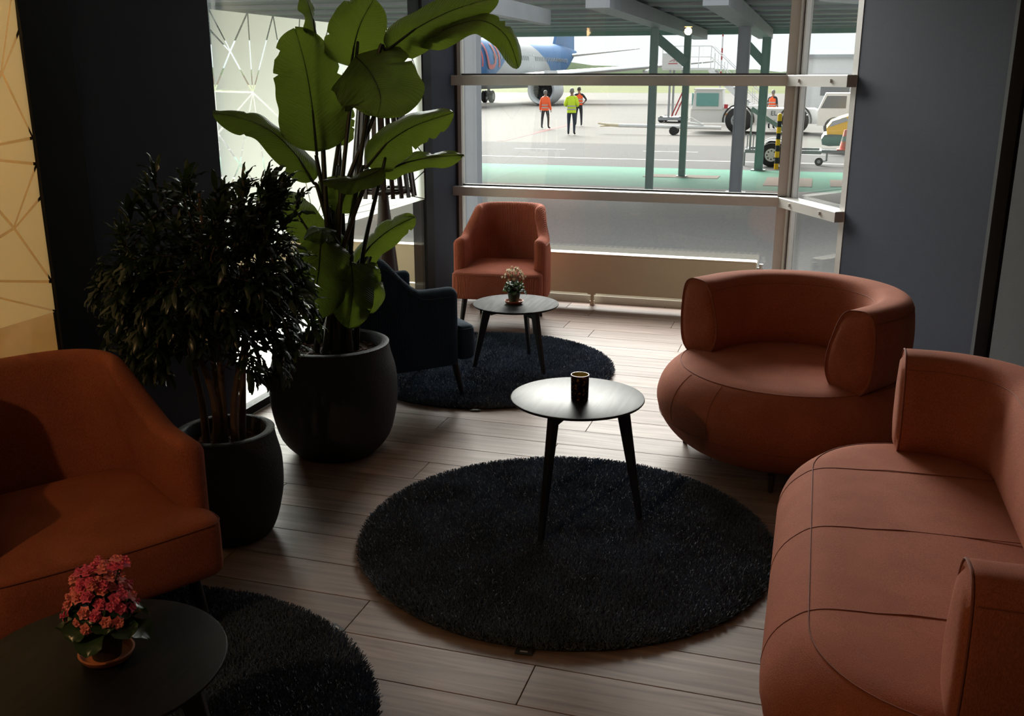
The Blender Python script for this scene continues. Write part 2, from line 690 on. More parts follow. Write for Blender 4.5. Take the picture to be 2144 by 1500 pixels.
FILM1 = [(4.054, 1.714), (4.22, 1.531), (4.063, 1.21), (4.584, 1.335), (5.055, 1.89), (6.343, 1.535), (5.916, 0.875), (4.753, 0.852), (6.186, 1.714),
         (4.223, 1.911), (4.45, 1.911), (4.712, 1.894), (4.30, 1.02), (6.34, 1.089), (5.275, 1.367), (5.582, 1.742), (5.35, 0.95), (3.903, 1.543),
         (3.885, 1.36), (3.906, 1.8), (3.905, 1.05), (4.45, .79), (6.34, .98), (5.62, 1.25), (5.9, 1.35), (5.75, 1.89), (4.0, .79)]
FILM2 = [(2.70, 1.615), (2.66, 1.111), (2.80, 1.401), (2.45, 1.369), (2.8, 1.313), (2.30, 1.70), (2.30, 1.0), (2.8, 1.20), (2.8, .9), (2.0, 1.5), (1.9, 1.1), (1.6, 1.4), (1.2, 1.2), (1.2, 1.7),
         (2.8, 1.75)]


def partition(name, ya, yb, nodes, fmat, label):
    w = struct(link(name, None), label, 'window')
    MB().box((XL - .008, ya, .045), (XL, yb, 2.68)).build('pane', 'glass_part', w)
    MB().box((XL - .04, ya, .0), (XL + .012, yb, .045)).build('bottom_rail', 'black_frame', w)
    MB().box((XL + .012, ya, .0), (XL + .020, yb, .006)).build('edge_strip', 'alu_white', w)
    MB().box((XL - .04, ya, 2.68), (XL + .012, yb, ZC)).build('top_rail', 'black_frame', w)
    film_panels(w, nodes, ya, yb, .79, 1.89, fmat)
    return w


partition('window_3', 3.905, 6.34, FILM1, 'film', 'partition glass with pale frosted star pattern behind the plants')
partition('window_4', 1.2, 2.80, FILM2, 'film_warm', 'warm tan frosted partition pane with star pattern')


# big window
def pane(parent, lo, hi):
    return MB().box(lo, hi).build('pane', 'glass', parent)


w1 = struct(link('window_1', None), 'big apron window in three tiers with two metal rails', 'window')
x0, x1 = XL, -.14
MB().box((x0, YW - .03, 0), (x1, 7.06, .05)).build('sill', 'alu_dark', w1)
MB().box((x0, YW - .005, .05), (x1, 7.06, .062)).build('sill_cap', 'alu_white', w1)
MB().box((x0, 6.985, .062), (x1, 7.04, .095)).build('bottom_rail', 'alu_white', w1)
MB().box((x0, YW, .05), (x0 + .018, 7.05, 2.7)).build('post', 'gasket', w1)
MB().box((x0 + .018, YW + .01, .05), (x0 + .045, 7.05, 2.7)).build('post', 'alu_white', w1)
MB().box((-.235, YW - .02, .0), (-.165, 7.06, 2.7)).build('post', 'alu_dark', w1)
MB().box((-.165, YW - .005, .0), (-.13, 7.06, 2.7)).build('post', 'alu', w1)
MB().box((x0, YW, 2.62), (x1, 7.06, ZC)).build('top_rail', 'alu_dark', w1)
for za, zb in ((.755, .82), (1.545, 1.615)):
    MB().box((x0 - .02, YW - .07, za), (-.17, 7.03, zb), ch=.004).build('transom', 'alu_dark', w1)
    MB().box((x0 + .045, 7.0, zb), (-.235, 7.02, zb + .012)).build('gasket', 'gasket', w1)
for za, zb in ((.095, .755), (.82, 1.545), (1.615, 2.62)):
    pane(w1, (x0 + .045, 7.005, za), (-.235, 7.012, zb))

# angled return of the bay
w2 = struct(link('window_2', None, None, (RA[0], RA[1], 0), RANG), 'narrow angled return window of the bay', 'window')
LR = .79
MB().box((.0, -.02, 0), (LR, .09, .05)).build('sill', 'alu_dark', w2)
MB().box((.0, .0, .05), (LR, .09, .095)).build('bottom_rail', 'alu_white', w2)
MB().box((.015, -.012, .0), (.045, .04, 2.7)).build('post', 'alu_white', w2)
MB().box((.045, .0, .05), (.058, .05, 2.7)).build('post', 'gasket', w2)
MB().box((.058, .0, .05), (.078, .04, 2.7)).build('post', 'alu_white', w2)
MB().box((LR - .06, -.015, .0), (LR, .07, 2.7)).build('post', 'alu_white', w2)
MB().box((0, -.01, 2.62), (LR, .07, ZC)).build('top_rail', 'alu_dark', w2)
for za, zb in ((.755, .82), (1.545, 1.615)):
    tr = MB().box((-.02, -.075, za), (LR - .005, .04, zb), ch=.004).build('transom', 'alu', w2)
    for bx in (.19, .60):
        b = MB()
        b.tube([(bx, -.088, (za + zb) / 2), (bx, -.07, (za + zb) / 2)], .012, 10)
        b.build('bolt', 'alu_white', w2, True)
for za, zb in ((.095, .755), (.82, 1.545), (1.615, 2.62)):
    pane(w2, (.078, .03, za), (LR - .06, .037, zb))

# right-hand walls (in the line of the return)
def ret_wall(name, mat, lo, hi, label, cat='wall'):
    return struct(MB().box(lo, hi).build(name, mat, None, loc=(RA[0], RA[1], 0), rz=RANG), label, cat)


ret_wall('wall_right', 'wall_dark', (LR, -.012, 0), (2.10, .14, ZC), 'dark navy wall beside the angled return window')
ret_wall('trim_3', 'wall_side', (2.10, -.02, 0), (2.125, .14, ZC), 'thin grey edge strip along the dark navy wall', 'trim')
ret_wall('trim_4', 'black_frame', (2.125, .05, 0), (2.23, .14, ZC), 'black recess between the dark wall and the grey wall', 'trim')
ret_wall('wall_right', 'wall_side', (2.23, -.012, 0), (4.45, .14, ZC), 'warm grey wall past the black recess')
ret_wall('baseboard_right', 'black_frame', (LR, -.024, 0), (2.10, -.012, .05), 'dark baseboard of the navy wall', 'baseboard')
struct(MB().box((1.9, -4.1, 0), (2.02, 3.08, ZC)).build('wall_right', 'wall_side'), 'grey wall behind the sofa', 'wall')
struct(MB().box((XL - .12, -4.12, 0), (2.02, -4.0, ZC)).build('wall_back', 'back_wall'), 'wall at the back of the lounge', 'wall')
struct(MB().box((-6.8, -4.12, ZC), (3.2, 7.1, ZC + .15)).build('ceiling', 'ceiling'), 'plain ceiling over the lounge and vestibule', 'ceiling')

# vestibule on the far side of the partition
f2 = MB().box((-6.7, 3.6, -.03), (XL - .04, 7.0, -.006)).build('floor', 'subfloor')
struct(f2, 'cream tiled floor behind the partition glass', 'floor')
tm = MB().box((.002, .002, -.006), (.598, .598, 0), ch=.001)
t0 = None
for i in range(7):
    for j in range(6):
        xa = XL - .041 - .6 * (i + 1)
        ya = 3.6 + .6 * j
        wy = min(.6, 7.0 - ya)
        if wy < .1:
            continue
        if wy < .599:
            MB().box((.002, .002, -.006), (.598, wy - .002, 0), ch=.001).build('tile', 'cream_tile', f2, loc=(xa, ya, 0))
        elif t0 is None:
            t0 = tm.build('tile', 'cream_tile', f2, loc=(xa, ya, 0))
        else:
            link('tile', t0.data, f2, (xa, ya, 0))
struct(MB().box((-6.8, 3.45, 0), (XL - .12, 3.6, ZC)).build('wall_left', 'beige_wall'), 'beige cross wall closing the vestibule', 'wall')
w5 = struct(link('window_5', None), 'vestibule front window behind the partition', 'window')
MB().box((-6.7, YW - .03, 0), (XL - .12, 7.06, .06)).build('sill', 'alu_white', w5)
for xp in (-6.7, -4.7, -2.74):
    MB().box((xp, YW, .06), (xp + .05, 7.05, 2.7)).build('post', 'alu_white', w5)
for za, zb in ((.755, .82), (1.545, 1.615), (2.62, 2.75)):
    MB().box((-6.7, YW - .05, za), (XL - .12, 7.03, zb)).build('transom', 'alu_dark', w5)
for xa, xb in ((-6.65, -4.7), (-4.65, -2.74)):
    for za, zb in ((.06, .755), (.82, 1.545), (1.615, 2.62)):
        pane(w5, (xa, 7.0, za), (xb, 7.007, zb))
w6 = struct(link('window_6', None), 'glazed side of the vestibule opposite the partition', 'window')
MB().box((-6.75, 3.6, 0), (-6.68, 6.98, .06)).build('sill', 'alu_white', w6)
for yp in (3.62, 5.25, 6.9):
    MB().box((-6.75, yp, .06), (-6.70, yp + .05, 2.7)).build('post', 'alu_white', w6)
for ya, yb in ((3.67, 5.25), (5.30, 6.9)):
    pane(w6, (-6.73, ya, .06), (-6.722, yb, 2.7))

# warm lit room behind the other pane
f3 = MB().box((-5.4, .6, -.03), (XL - .04, 3.45, 0)).build('floor', 'cream_tile')
struct(f3, 'cream floor behind the warm frosted pane', 'floor')
struct(MB().box((-5.5, .5, 0), (-5.4, 3.45, ZC)).build('wall_left', 'beige_wall'), 'beige wall behind the warm frosted pane', 'wall')
struct(MB().box((-5.4, .5, 0), (XL - .12, .6, ZC)).build('wall_back', 'beige_wall'), 'beige end wall behind the warm frosted pane', 'wall')


def pendant(name, label, loc, power, col=(1, .62, .3)):
    t = thing(name, label, 'lamp', loc, 0, None)
    MB().lathe([(0, .085), (.05, .08), (.12, .03), (.135, 0), (.13, 0), (.115, .025), (.045, .07), (0, .075)], 32).build('shade', 'brass', t, True, 60)
    MB().lathe([(0, -.01), (.05, 0), (.06, .02), (.045, .05), (0, .06)], 20).build('bulb_offscreen', 'lampglow', t, True)
    MB().tube([(0, 0, .08), (0, 0, ZC - loc[2])], .004, 6).build('cord', 'black_frame', t)
    ld = bpy.data.lights.new('lamp_light_offscreen', 'POINT')
    ld.energy = power
    ld.color = col
    ld.shadow_soft_size = .05
    lo = bpy.data.objects.new('lamp_light_offscreen', ld)
    lo.location = (0, 0, -.06)
    lo.parent = t
    COL.objects.link(lo)
    return t


pendant('pendant_lamp_offscreen', 'brass pendant lamp in the room behind the warm pane', (-3.96, 1.98, 2.41), 12, (1, .66, .3))
pendant('pendant_lamp_offscreen', 'brass pendant lamp in the lounge, mirrored in the big window', (-1.85, -.42, 2.275), 12)


# radiators under the windows
def radiator(xa, xb, label):
    t = thing('radiator', label, 'radiator', ((xa + xb) / 2, 6.86, 0))
    h = (xb - xa) / 2
    MB().box((-h, -.045, .095), (h, -.035, .375), ch=.003).build('front_panel', 'cream', t)
    MB().box((-h, .035, .095), (h, .045, .375), ch=.003).build('back_panel', 'cream', t)
    for sx in (-1, 1):
        MB().box((sx * h - .006, -.048, .095), (sx * h + .006, .048, .38)).build('end_cap', 'cream', t)
    MB().box((-h, -.034, .10), (h, .034, .36)).build('convector', 'cream', t)
    g = MB()
    g.box((-h, -.046, .375), (h, .046, .384))
    gr = g.build('top_grille', 'cream', t)
    sl = MB()
    k = int(2 * h / .045)
    for i in range(k):
        xs = -h + .03 + i * (2 * h - .06) / max(1, k - 1)
        for yy in (-.026, .0, .026):
            sl.box((xs - .014, yy - .006, .3835), (xs + .014, yy + .006, .3848))
    so = sl.build('grille_slots', 'gasket', gr)
    so['kind'] = 'stuff'
    for fx in (-.82 * h, -.10 * h, .62 * h) if h > .6 else (-.6 * h, .6 * h):
        f = MB()
        f.box((fx - .028, -.04, .085), (fx + .028, .04, .096))
        f.box((fx - .011, -.011, .0), (fx + .011, .011, .09))
        f.box((fx - .015, -.015, .0), (fx + .015, .015, .03))
        f.build('foot', 'cream', t)
    v = MB().tube([(h + .004, 0, .33), (h + .05, 0, .33)], .011, 10)
    v.tube([(h + .035, 0, .31), (h + .035, 0, .365)], .014, 10)
    v.build('valve', 'alu', t, True)
    return t


radiator(-2.42, -.34, 'long low cream radiator under the big window')
radiator(-5.2, -2.80, 'cream radiator behind the partition glass')

# ================================================================== RUGS
def pile_mesh(rad, n, seed, lo=.010, hi=.030):
    g = np.random.default_rng(seed)
    r = rad * np.sqrt(g.random(n))
    a = g.random(n) * 2 * np.pi
    x, y = r * np.cos(a), r * np.sin(a)
    ang = g.random(n) * 2 * np.pi
    tilt = .25 + .55 * g.random(n)
    edge = np.clip((r - (rad - .03)) / .03, 0, 1)
    L = hi * (.75 + .4 * g.random(n)) * (1 - .25 * edge)
    w = .0012 + .0008 * g.random(n)
    dx = np.cos(ang) * np.sin(tilt) + edge * .8 * np.cos(a)
    dy = np.sin(ang) * np.sin(tilt) + edge * .8 * np.sin(a)
    dz = np.cos(tilt)
    nn = np.sqrt(dx ** 2 + dy ** 2 + dz ** 2)
    dx, dy, dz = dx / nn, dy / nn, dz / nn
    wa = g.random(n) * 2 * np.pi
    wx, wy = np.cos(wa) * w, np.sin(wa) * w
    z0 = np.full(n, .006)
    tip = np.stack([x + dx * L, y + dy * L, z0 + dz * L], 1)
    b1 = np.stack([x - wx, y - wy, z0], 1)
    b2 = np.stack([x + wx, y + wy, z0], 1)
    t1 = tip + np.stack([-wx, -wy, np.zeros(n)], 1) * .8
    t2 = tip + np.stack([wx, wy, np.zeros(n)], 1) * .8
    v = np.stack([b1, b2, t2, t1], 1).reshape(-1, 3)
    me = bpy.data.meshes.new('pile')
    me.vertices.add(4 * n)
    me.vertices.foreach_set('co', v.ravel())
    me.loops.add(4 * n)
    me.loops.foreach_set('vertex_index', np.arange(4 * n))
    me.polygons.add(n)
    me.polygons.foreach_set('loop_start', np.arange(0, 4 * n, 4))
    me.polygons.foreach_set('loop_total', np.full(n, 4))
    me.update()
    me.validate()
    return me


a = NT('rug_pile')
p = a.n('BsdfPrincipled', Roughness=.9)
p.inputs['Specular IOR Level'].default_value = .08
p.inputs['Sheen Weight'].default_value = .3
tc = a.n('TexCoord')
nz = a.n('TexNoise', Scale=160., Detail=2.)
a.l(tc, 'Object', nz, 'Vector')
n2 = a.n('TexNoise', Scale=5., Detail=3.)
a.l(tc, 'Object', n2, 'Vector')
ad = a.n('Math', _operation='MULTIPLY')
a.l(nz, 'Fac', ad, 0)
a.l(n2, 'Fac', ad, 1)
rp = a.n('MapRange')
rp.inputs[1].default_value = .12
rp.inputs[2].default_value = .42
a.l(ad, 0, rp, 0)
mx = a.n('Mix', _data_type='RGBA')
mx.inputs[6].default_value = (.022, .034, .056, 1)
mx.inputs[7].default_value = (.09, .13, .195, 1)
a.l(rp, 0, mx, 0)
a.l(mx, 2, p, 'Base Color')
M['pile'] = a.fin(p)
RUGR = .735
pm = pile_mesh(RUGR - .006, 130000, 3)
pm.materials.append(M['pile'])


def rug(label, loc, rz, tagang):
    t = MB().lathe([(0, .0), (RUGR - .012, .0), (RUGR - .006, .004), (RUGR - .012, .009), (0, .009)], 96).build('round_rug', 'rugback', None, True, loc=loc, rz=rz)
    tag(t, label, 'rug', 'round shaggy rugs on the plank floor')
    link('pile', pm, t, kind='stuff')
    ca, sa = math.cos(tagang), math.sin(tagang)
    m = MB().cbox((ca * (RUGR + .012), sa * (RUGR + .012), .006), (.03, .05, .003), rz=tagang).build('maker_tag', 'rubber', t)
    MB().cbox((ca * (RUGR + .016), sa * (RUGR + .016), .0082), (.006, .022, .0008), rz=tagang).build('tag_lettering', 'lightrim', m)
    return t


rug('round charcoal shag rug under the table with the tumbler', (-.758, 3.13, 0), 0, R(-85))
rug('round charcoal shag rug under the blue armchair', (-1.72, 5.09, 0), 1.3, R(-75) - 1.3)
rug('round charcoal shag rug under the pink flower table', (-1.64, 1.69, 0), 2.4, R(60) - 2.4)


# ================================================================== TABLES
def table(label, loc, h, rad, a0, topmat):
    t = thing('side_table', label, 'table', loc, 0)
    MB().lathe([(0, h - .016), (rad - .02, h - .016), (rad - .004, h - .010), (rad, h - .005), (rad - .001, h - .001), (rad - .004, h), (0, h)], 96).build('table_top', topmat, t, True, 35)
    fr = MB()
    for k in range(3):
        an = a0 + k * 2 * math.pi / 3
        d = Vector((math.cos(an), math.sin(an), 0))
        s = Vector((-d.y, d.x, 0))
        top = d * (rad * .66) + Vector((0, 0, h - .014))
        foot = d * (rad * 1.0) + Vector((0, 0, .012))
        lg = MB()
        vs = []
        for pnt, w, dp in ((top, .024, .05), (foot, .017, .022)):
            for sx, sy in ((-1, -1), (1, -1), (1, 1), (-1, 1)):
                vs.append(pnt + s * (sx * w / 2) + d * (sy * dp / 2))
        lg.add(vs, [(0, 1, 2, 3), (7, 6, 5, 4), (4, 5, 1, 0), (5, 6, 2, 1), (6, 7, 3, 2), (7, 4, 0, 3)])
        lo = lg.build('leg', 'black_wood', t)
        bv = lo.modifiers.new('bevel', 'BEVEL')
        bv.width = .004
        bv.segments = 2
        # rail from the hub to this leg, deeper at the leg
        vs = []
        for q, dp in ((0.0, .02), (rad * .60, .046)):
            for sx, z in ((-1, h - .016 - dp), (1, h - .016 - dp), (1, h - .0155), (-1, h - .0155)):
                vs.append(d * q + s * (sx * .011) + Vector((0, 0, z)))
        fr.add(vs, [(3, 2, 1, 0), (4, 5, 6, 7), (0, 1, 5, 4), (1, 2, 6, 5), (2, 3, 7, 6), (3, 0, 4, 7)])
    fr.build('under_frame', 'black_wood', t)
    return t


def ang_to(c, p):
    return math.atan2(p[1] - c[1], p[0] - c[0])


table('taller round black table with a bare top holding the tumbler', (-.751, 3.258, .006), .494, .24, R(-107), 'black_gloss')
table('low round black wood-grain table between the two cord armchairs', (-1.541, 5.113, .006), .382, .24, R(-33), 'black_grain')
table('round black table carrying the pink flowers', (-1.265, 1.365, .006), .494, .246, R(20), 'black_gloss')


# ================================================================== ARMCHAIRS
def armchair(label, loc, rz, mat, seam, group=None, sc=.94):
    """barrel armchair facing local -y"""
    t = thing('armchair', label, 'armchair', loc, rz, group)
    t.scale = (sc, sc, 1)
    A, YF, YS, YB = .282, -.20, .02, .30
    half = []
    for i in range(7):
        half.append((A, YF + (YS - YF) * i / 6))
    for i in range(1, 23):
        th = (math.pi / 2) * i / 22
        e = 2 / 2.7
        half.append((A * math.cos(th) ** e if i < 22 else 0., YS + (YB - YS) * math.sin(th) ** e))
    path = half + [(-x, y) for x, y in half[-2::-1]]
    n = len(path)
    TH, ZB = .072, .215

    def section(y, k=1.0, drop=0., nyy=0.):
        h = .605 + .168 * smooth01(-.04, .20, y) - drop
        w = TH * k * (1.0 + .15 * (1 - smooth01(-.1, .1, y)))
        pts = [(-w / 2, ZB), (-w / 2, ZB + .1), (-w / 2, (ZB + h) / 2), (-w / 2, h - w / 2)]
        for j in range(1, 8):
            aa = math.pi * (1 - j / 8)
            pts.append((w / 2 * math.cos(aa), h - w / 2 + w / 2 * math.sin(aa)))
        pts += [(w / 2, h - w / 2), (w / 2, (ZB + h) / 2), (w / 2, ZB + .1), (w / 2, ZB)]
        return [(o + .16 * (z - ZB) * nyy - .36 * max(0, z - .57) * (1 - nyy), z) for o, z in pts]

    rings = []

    def ring(px, py, nx, ny, sec):
        rings.append([(px + nx * o, py + ny * o, z) for o, z in sec])

    for k in range(4, 0, -1):
        aa = (math.pi / 2) * k / 4
        ring(A, YF - .04 * math.sin(aa), 1, 0, section(YF, max(.12, math.cos(aa)), .035 * (1 - math.cos(aa))))
    for i in range(n):
        x, y = path[i]
        tx, ty = path[min(i + 1, n - 1)][0] - path[max(i - 1, 0)][0], path[min(i + 1, n - 1)][1] - path[max(i - 1, 0)][1]
        l = math.hypot(tx, ty)
        nx, ny = ty / l, -tx / l
        ring(x, y, nx, ny, section(y, nyy=ny * ny))
    for k in range(1, 5):
        aa = (math.pi / 2) * k / 4
        ring(-A, YF - .04 * math.sin(aa), -1, 0, section(YF, max(.12, math.cos(aa)), .035 * (1 - math.cos(aa))))
    MB().rings(rings).build('backrest', mat, t, True, 80)
    # piping along the outer upper edge
    m = len(rings[0])
    MB().tube([Vector(r[11]) for r in rings[4:-4]], .002, 6).build('piping', seam, t, True)
    # T-shaped seat cushion
    hw, hb = .312, .262
    corner = [(-hb, .25), (-hb, -.235), (-hw, -.25), (-hw, -.345), (hw, -.345), (hw, -.25), (hb, -.235), (hb, .25)]
    rad = [.1, .01, .02, .05, .05, .02, .01, .1]
    poly = []
    for i in range(8):
        a_, b_, d_ = Vector(corner[i - 1]), Vector(corner[i]), Vector(corner[(i + 1) % 8])
        r_ = rad[i]
        p0 = b_ + (a_ - b_).normalized() * r_
        p2 = b_ + (d_ - b_).normalized() * r_
        for q in range(6):
            tt = q / 5
            poly.append(p0.lerp(b_, tt).lerp(b_.lerp(p2, tt), tt))
    # front edge bows forward a little
    poly = [Vector((q.x, q.y - .018 * max(0, 1 - (q.x / hw) ** 2) * (1 if q.y < -.3 else 0))) for q in poly]
    ex = []
    for i in range(len(poly)):
        if (poly[i] - poly[i - 1]).length > .08:
            s_ = 8
            for q in range(1, s_):
                pq = poly[i - 1].lerp(poly[i], q / s_)
                if pq.y < -.3:
                    pq.y = -.345 - .018 * max(0, 1 - (pq.x / hw) ** 2)
                ex.append(pq)
        ex.append(poly[i])
    poly = ex
    k = len(poly)

    def offs(d):
        out = []
        for i in range(k):
            tg = poly[(i + 1) % k] - poly[i - 1]
            nn = Vector((-tg.y, tg.x)).normalized()
            out.append(poly[i] + nn * d)
        c = sum(poly, Vector((0, 0))) / k
        if (out[0] - c).length > (poly[0] - c).length:
            out = [2 * poly[i] - out[i] for i in range(k)]
        return out

    rs = []
    for d, z in ((.03, .225), (.012, .228), (.002, .24), (0, .27), (0, .34), (.001, .372), (.006, .388), (.012, .396)):
        rs.append([(q.x, q.y, z) for q in offs(d)])
    c = Vector((0, -.03, 0))
    rim_ = rs[-1]
    for k_, z_ in ((.965, .400), (.92, .404), (.8, .4085), (.5, .413)):
        rs.append([(c.x + (q[0] - c.x) * k_, c.y + (q[1] - c.y) * k_, z_) for q in rim_])
    MB().rings(rs).build('seat', mat, t, True, 80)
    MB().tube([(q.x, q.y, .386) for q in offs(.002)], .0018, 6, closed=True).build('seam', seam, t, True)
    for (xa, ya, xb, yb) in ((.235, -.24, .262, -.285), (-.235, -.24, -.262, -.285), (.2, .16, .225, .25), (-.2, .16, -.225, .25)):
        g = MB().tube([(xa, ya, .24), ((xa + xb) / 2, (ya + yb) / 2, .12), (xb, yb, .0)], [.021, .017, .011], 10)
        g.build('leg', 'black_wood', t, True)
    return t


armchair('rust corduroy barrel armchair in front of the radiator', (-1.93, 6.15, .0), R(7), 'rust_cord', 'seam')
armchair('dark petrol blue corduroy armchair beside the floor lamp', (-2.005, 4.475, .0), R(139), 'blue_cord', 'seam_blue')
armchair('plain rust fabric barrel armchair beside the pink flower table', (-1.985, 2.125, .0), R(57), 'rust_dark', 'seam', None, 1.0)


# ================================================================== ROUND CHAIR AND SOFA
SEAT = [(0, .06), (.30, .055), (.40, .07), (.475, .11), (.53, .175), (.556, .25), (.55, .31), (.525, .362), (.485, .402), (.455, .420), (.40, .432), (.25, .438), (0, .440)]
BACK = [(-.01, .405), (-.075, .425), (-.108, .49), (-.104, .57), (-.082, .65), (-.062, .705), (-.035, .738), (.01, .748), (.055, .745), (.084, .715), (.096, .64), (.098, .55), (.086, .46), (.045, .41)]


def prof_smooth(p, sub=3):
    return [(max(0, q.x), q.y) for q in catmull([(a_, b_, 0) for a_, b_ in p], sub)]


def sweep_back(path, parent, mat, seam):
    sec = [(q.x, q.y) for q in catmull([(o, z, 0) for o, z in BACK], 3, True)]
    n = len(path)
    rings = []
    frames = []
    for i in range(n):
        tx, ty = path[min(i + 1, n - 1)][0] - path[max(i - 1, 0)][0], path[min(i + 1, n - 1)][1] - path[max(i - 1, 0)][1]
        l = math.hypot(tx, ty)
        frames.append((path[i], (ty / l, -tx / l), (tx / l, ty / l)))
    cz = .57

    def mk(fr, sc, adv):
        (px, py), (nx, ny), (tx, ty) = fr
        return [(px + nx * o * sc + tx * adv, py + ny * o * sc + ty * adv, cz + (z - cz) * sc) for o, z in sec]

    f0, f1 = frames[0], frames[-1]
    for sc, adv in ((.55, -.022), (.80, -.018), (.90, -.006), (.94, -.010), (.985, -.008)):
        rings.append(mk(f0, sc, adv))
    for f in frames:
        rings.append(mk(f, 1, 0))
    for sc, adv in ((.985, .008), (.94, .010), (.90, .006), (.80, .018), (.55, .022)):
        rings.append(mk(f1, sc, adv))
    MB().rings(rings).build('backrest', mat, parent, True, 75)
    # piping round both end faces, seams along the top
    MB().tube(mk(f0, .99, -.009), .003, 6, closed=True).build('piping', seam, parent, True)
    MB().tube(mk(f1, .99, .009), .003, 6, closed=True).build('piping', seam, parent, True)
    for oi, zi in ((-.062, .705), (.088, .705)):
        MB().tube([(f[0][0] + f[1][0] * oi, f[0][1] + f[1][1] * oi, zi) for f in frames], .0014, 6).build('seam', seam, parent, True)


def arc(cx, cy, r, a0, a1, n):
    return [(cx + r * math.cos(a0 + (a1 - a0) * i / n), cy + r * math.sin(a0 + (a1 - a0) * i / n)) for i in range(n + 1)]


def feet(parent, spots):
    for x, y in spots:
        MB().tube([(x, y, 0), (x, y, .075)], [.010, .017], 10).build('foot', 'rubber', parent, True)


rc = thing('round_armchair', 'round rust lounge chair with wrap-around backrest', 'armchair', (-.04, 4.2, 0), 0)
MB().lathe(prof_smooth(SEAT), 72).build('seat', 'rust', rc, True, 80)
for r_, z_ in ((.460, .4195), (.5445, .20)):
    MB().tube([(r_ * math.cos(2 * math.pi * i / 72), r_ * math.sin(2 * math.pi * i / 72), z_) for i in range(72)], .0015, 6, closed=True).build('seam', 'seam', rc, True)
for an in (R(215), R(238)):
    pts = [(q[0], q[1]) for q in prof_smooth(SEAT) if q[1] > .2 and q[0] > .46]
    MB().tube([(math.cos(an) * r_, math.sin(an) * r_, z_) for r_, z_ in pts], .0014, 6).build('seam', 'seam', rc, True)
# counter-clockwise from the right-hand end round the back; outward normal is on the right of travel
FX, FY, RB = -.56, -.829, .382
e0 = (RB * math.cos(R(-34)), RB * math.sin(R(-34)))
e1 = (RB * math.cos(R(146)), RB * math.sin(R(146)))
path = [(e0[0] + FX * q, e0[1] + FY * q) for q in (.15, .10, .05)] + arc(0, 0, RB, R(-34), R(146), 48) + [(e1[0] + FX * q, e1[1] + FY * q) for q in (.05, .10, .15)]
sweep_back(path, rc, 'rust', 'seam')
feet(rc, [(.43 * math.cos(R(a_)), .43 * math.sin(R(a_))) for a_ in (176, 266, 356, 86)])

SX0, SX1, SY0, SY1 = -.03, .80, 1.665, 3.415
so = thing('sofa', 'rust two-seat sofa with rounded ends and low wrap-around backrest', 'sofa', ((SX0 + SX1) / 2, (SY0 + SY1) / 2, 0))
HX, HY, CR = (SX1 - SX0) / 2, (SY1 - SY0) / 2, .40


def rrect(hx, hy, r, n=14, m=6):
    out = []
    for cx, cy, a0 in ((hx - r, hy - r, 0), (-hx + r, hy - r, 90), (-hx + r, -hy + r, 180), (hx - r, -hy + r, 270)):
        for i in range(n + 1):
            a_ = R(a0 + 90 * i / n)
            out.append((cx + r * math.cos(a_), cy + r * math.sin(a_)))
    full = []
    k = len(out)
    for i in range(k):
        p_, q_ = out[i], out[(i + 1) % k]
        full.append(p_)
        if math.hypot(q_[0] - p_[0], q_[1] - p_[1]) > .15:
            for j in range(1, m):
                full.append((p_[0] + (q_[0] - p_[0]) * j / m, p_[1] + (q_[1] - p_[1]) * j / m))
    return full


RM_ = .5565
rings = []
NR = len(rrect(HX, HY, CR))
pr_ = [q for q in prof_smooth(SEAT) if q[0] > RM_ - .26]
for r_, z_ in pr_:
    d = RM_ - r_
    rg = rrect(HX - d, HY - d, max(.05, CR - d))
    rings.append([(x, y, z_) for x, y in rg])
rings.append([(x * .3, y * .5, .440) for x, y, z in rings[-1]])
rings.insert(0, [(x * .4, y * .6, .055) for x, y, z in rings[0]])
MB().rings(rings).build('seat', 'rust', so, True, 80)
for d, z_ in ((.0965, .4197), (.012, .20)):
    MB().tube([(x, y, z_) for x, y in rrect(HX - d, HY - d, CR - d)], .0015, 6, closed=True).build('seam', 'seam', so, True)
for yy in (2.12, 2.57, 3.0):
    ly = yy - (SY0 + SY1) / 2
    pts = [(-HX + (RM_ - r_), ly, z_ + .0006) for r_, z_ in pr_ if z_ > .19]
    pts += [(x, ly + .03 * (x + HX), .4398) for x in (-.1, .0, .1, .22)]
    if yy != 2.57:
        # the outer seams start where the corner curve begins
        pts = [(x + (0 if abs(ly) < HY - CR else CR - math.sqrt(max(0, CR ** 2 - (abs(ly) - HY + CR) ** 2))), y_, z_) for x, y_, z_ in pts]
    MB().tube(pts, .0014, 6).build('seam', 'seam', so, True)
cx_, cy_ = (SX0 + SX1) / 2, (SY0 + SY1) / 2
bx, ytop, ybot, br = .675 - cx_, 3.285 - cy_, 1.795 - cy_, .27
path = [(x, ybot) for x in np.linspace(.335 - cx_, bx - br, 6)]
path += arc(bx - br, ybot + br, br, R(-90), 0, 14)[1:]
path += [(bx, yy) for yy in np.linspace(ybot + br, ytop - br, 14)][1:]
path += arc(bx - br, ytop - br, br, 0, R(90), 14)[1:]
path += [(x, ytop) for x in np.linspace(bx - br, .335 - cx_, 6)][1:]
sweep_back(path, so, 'rust', 'seam')
feet(so, [(sx * (HX - .13), sy * (HY - .16)) for sx in (-1, 1) for sy in (-1, 1)])


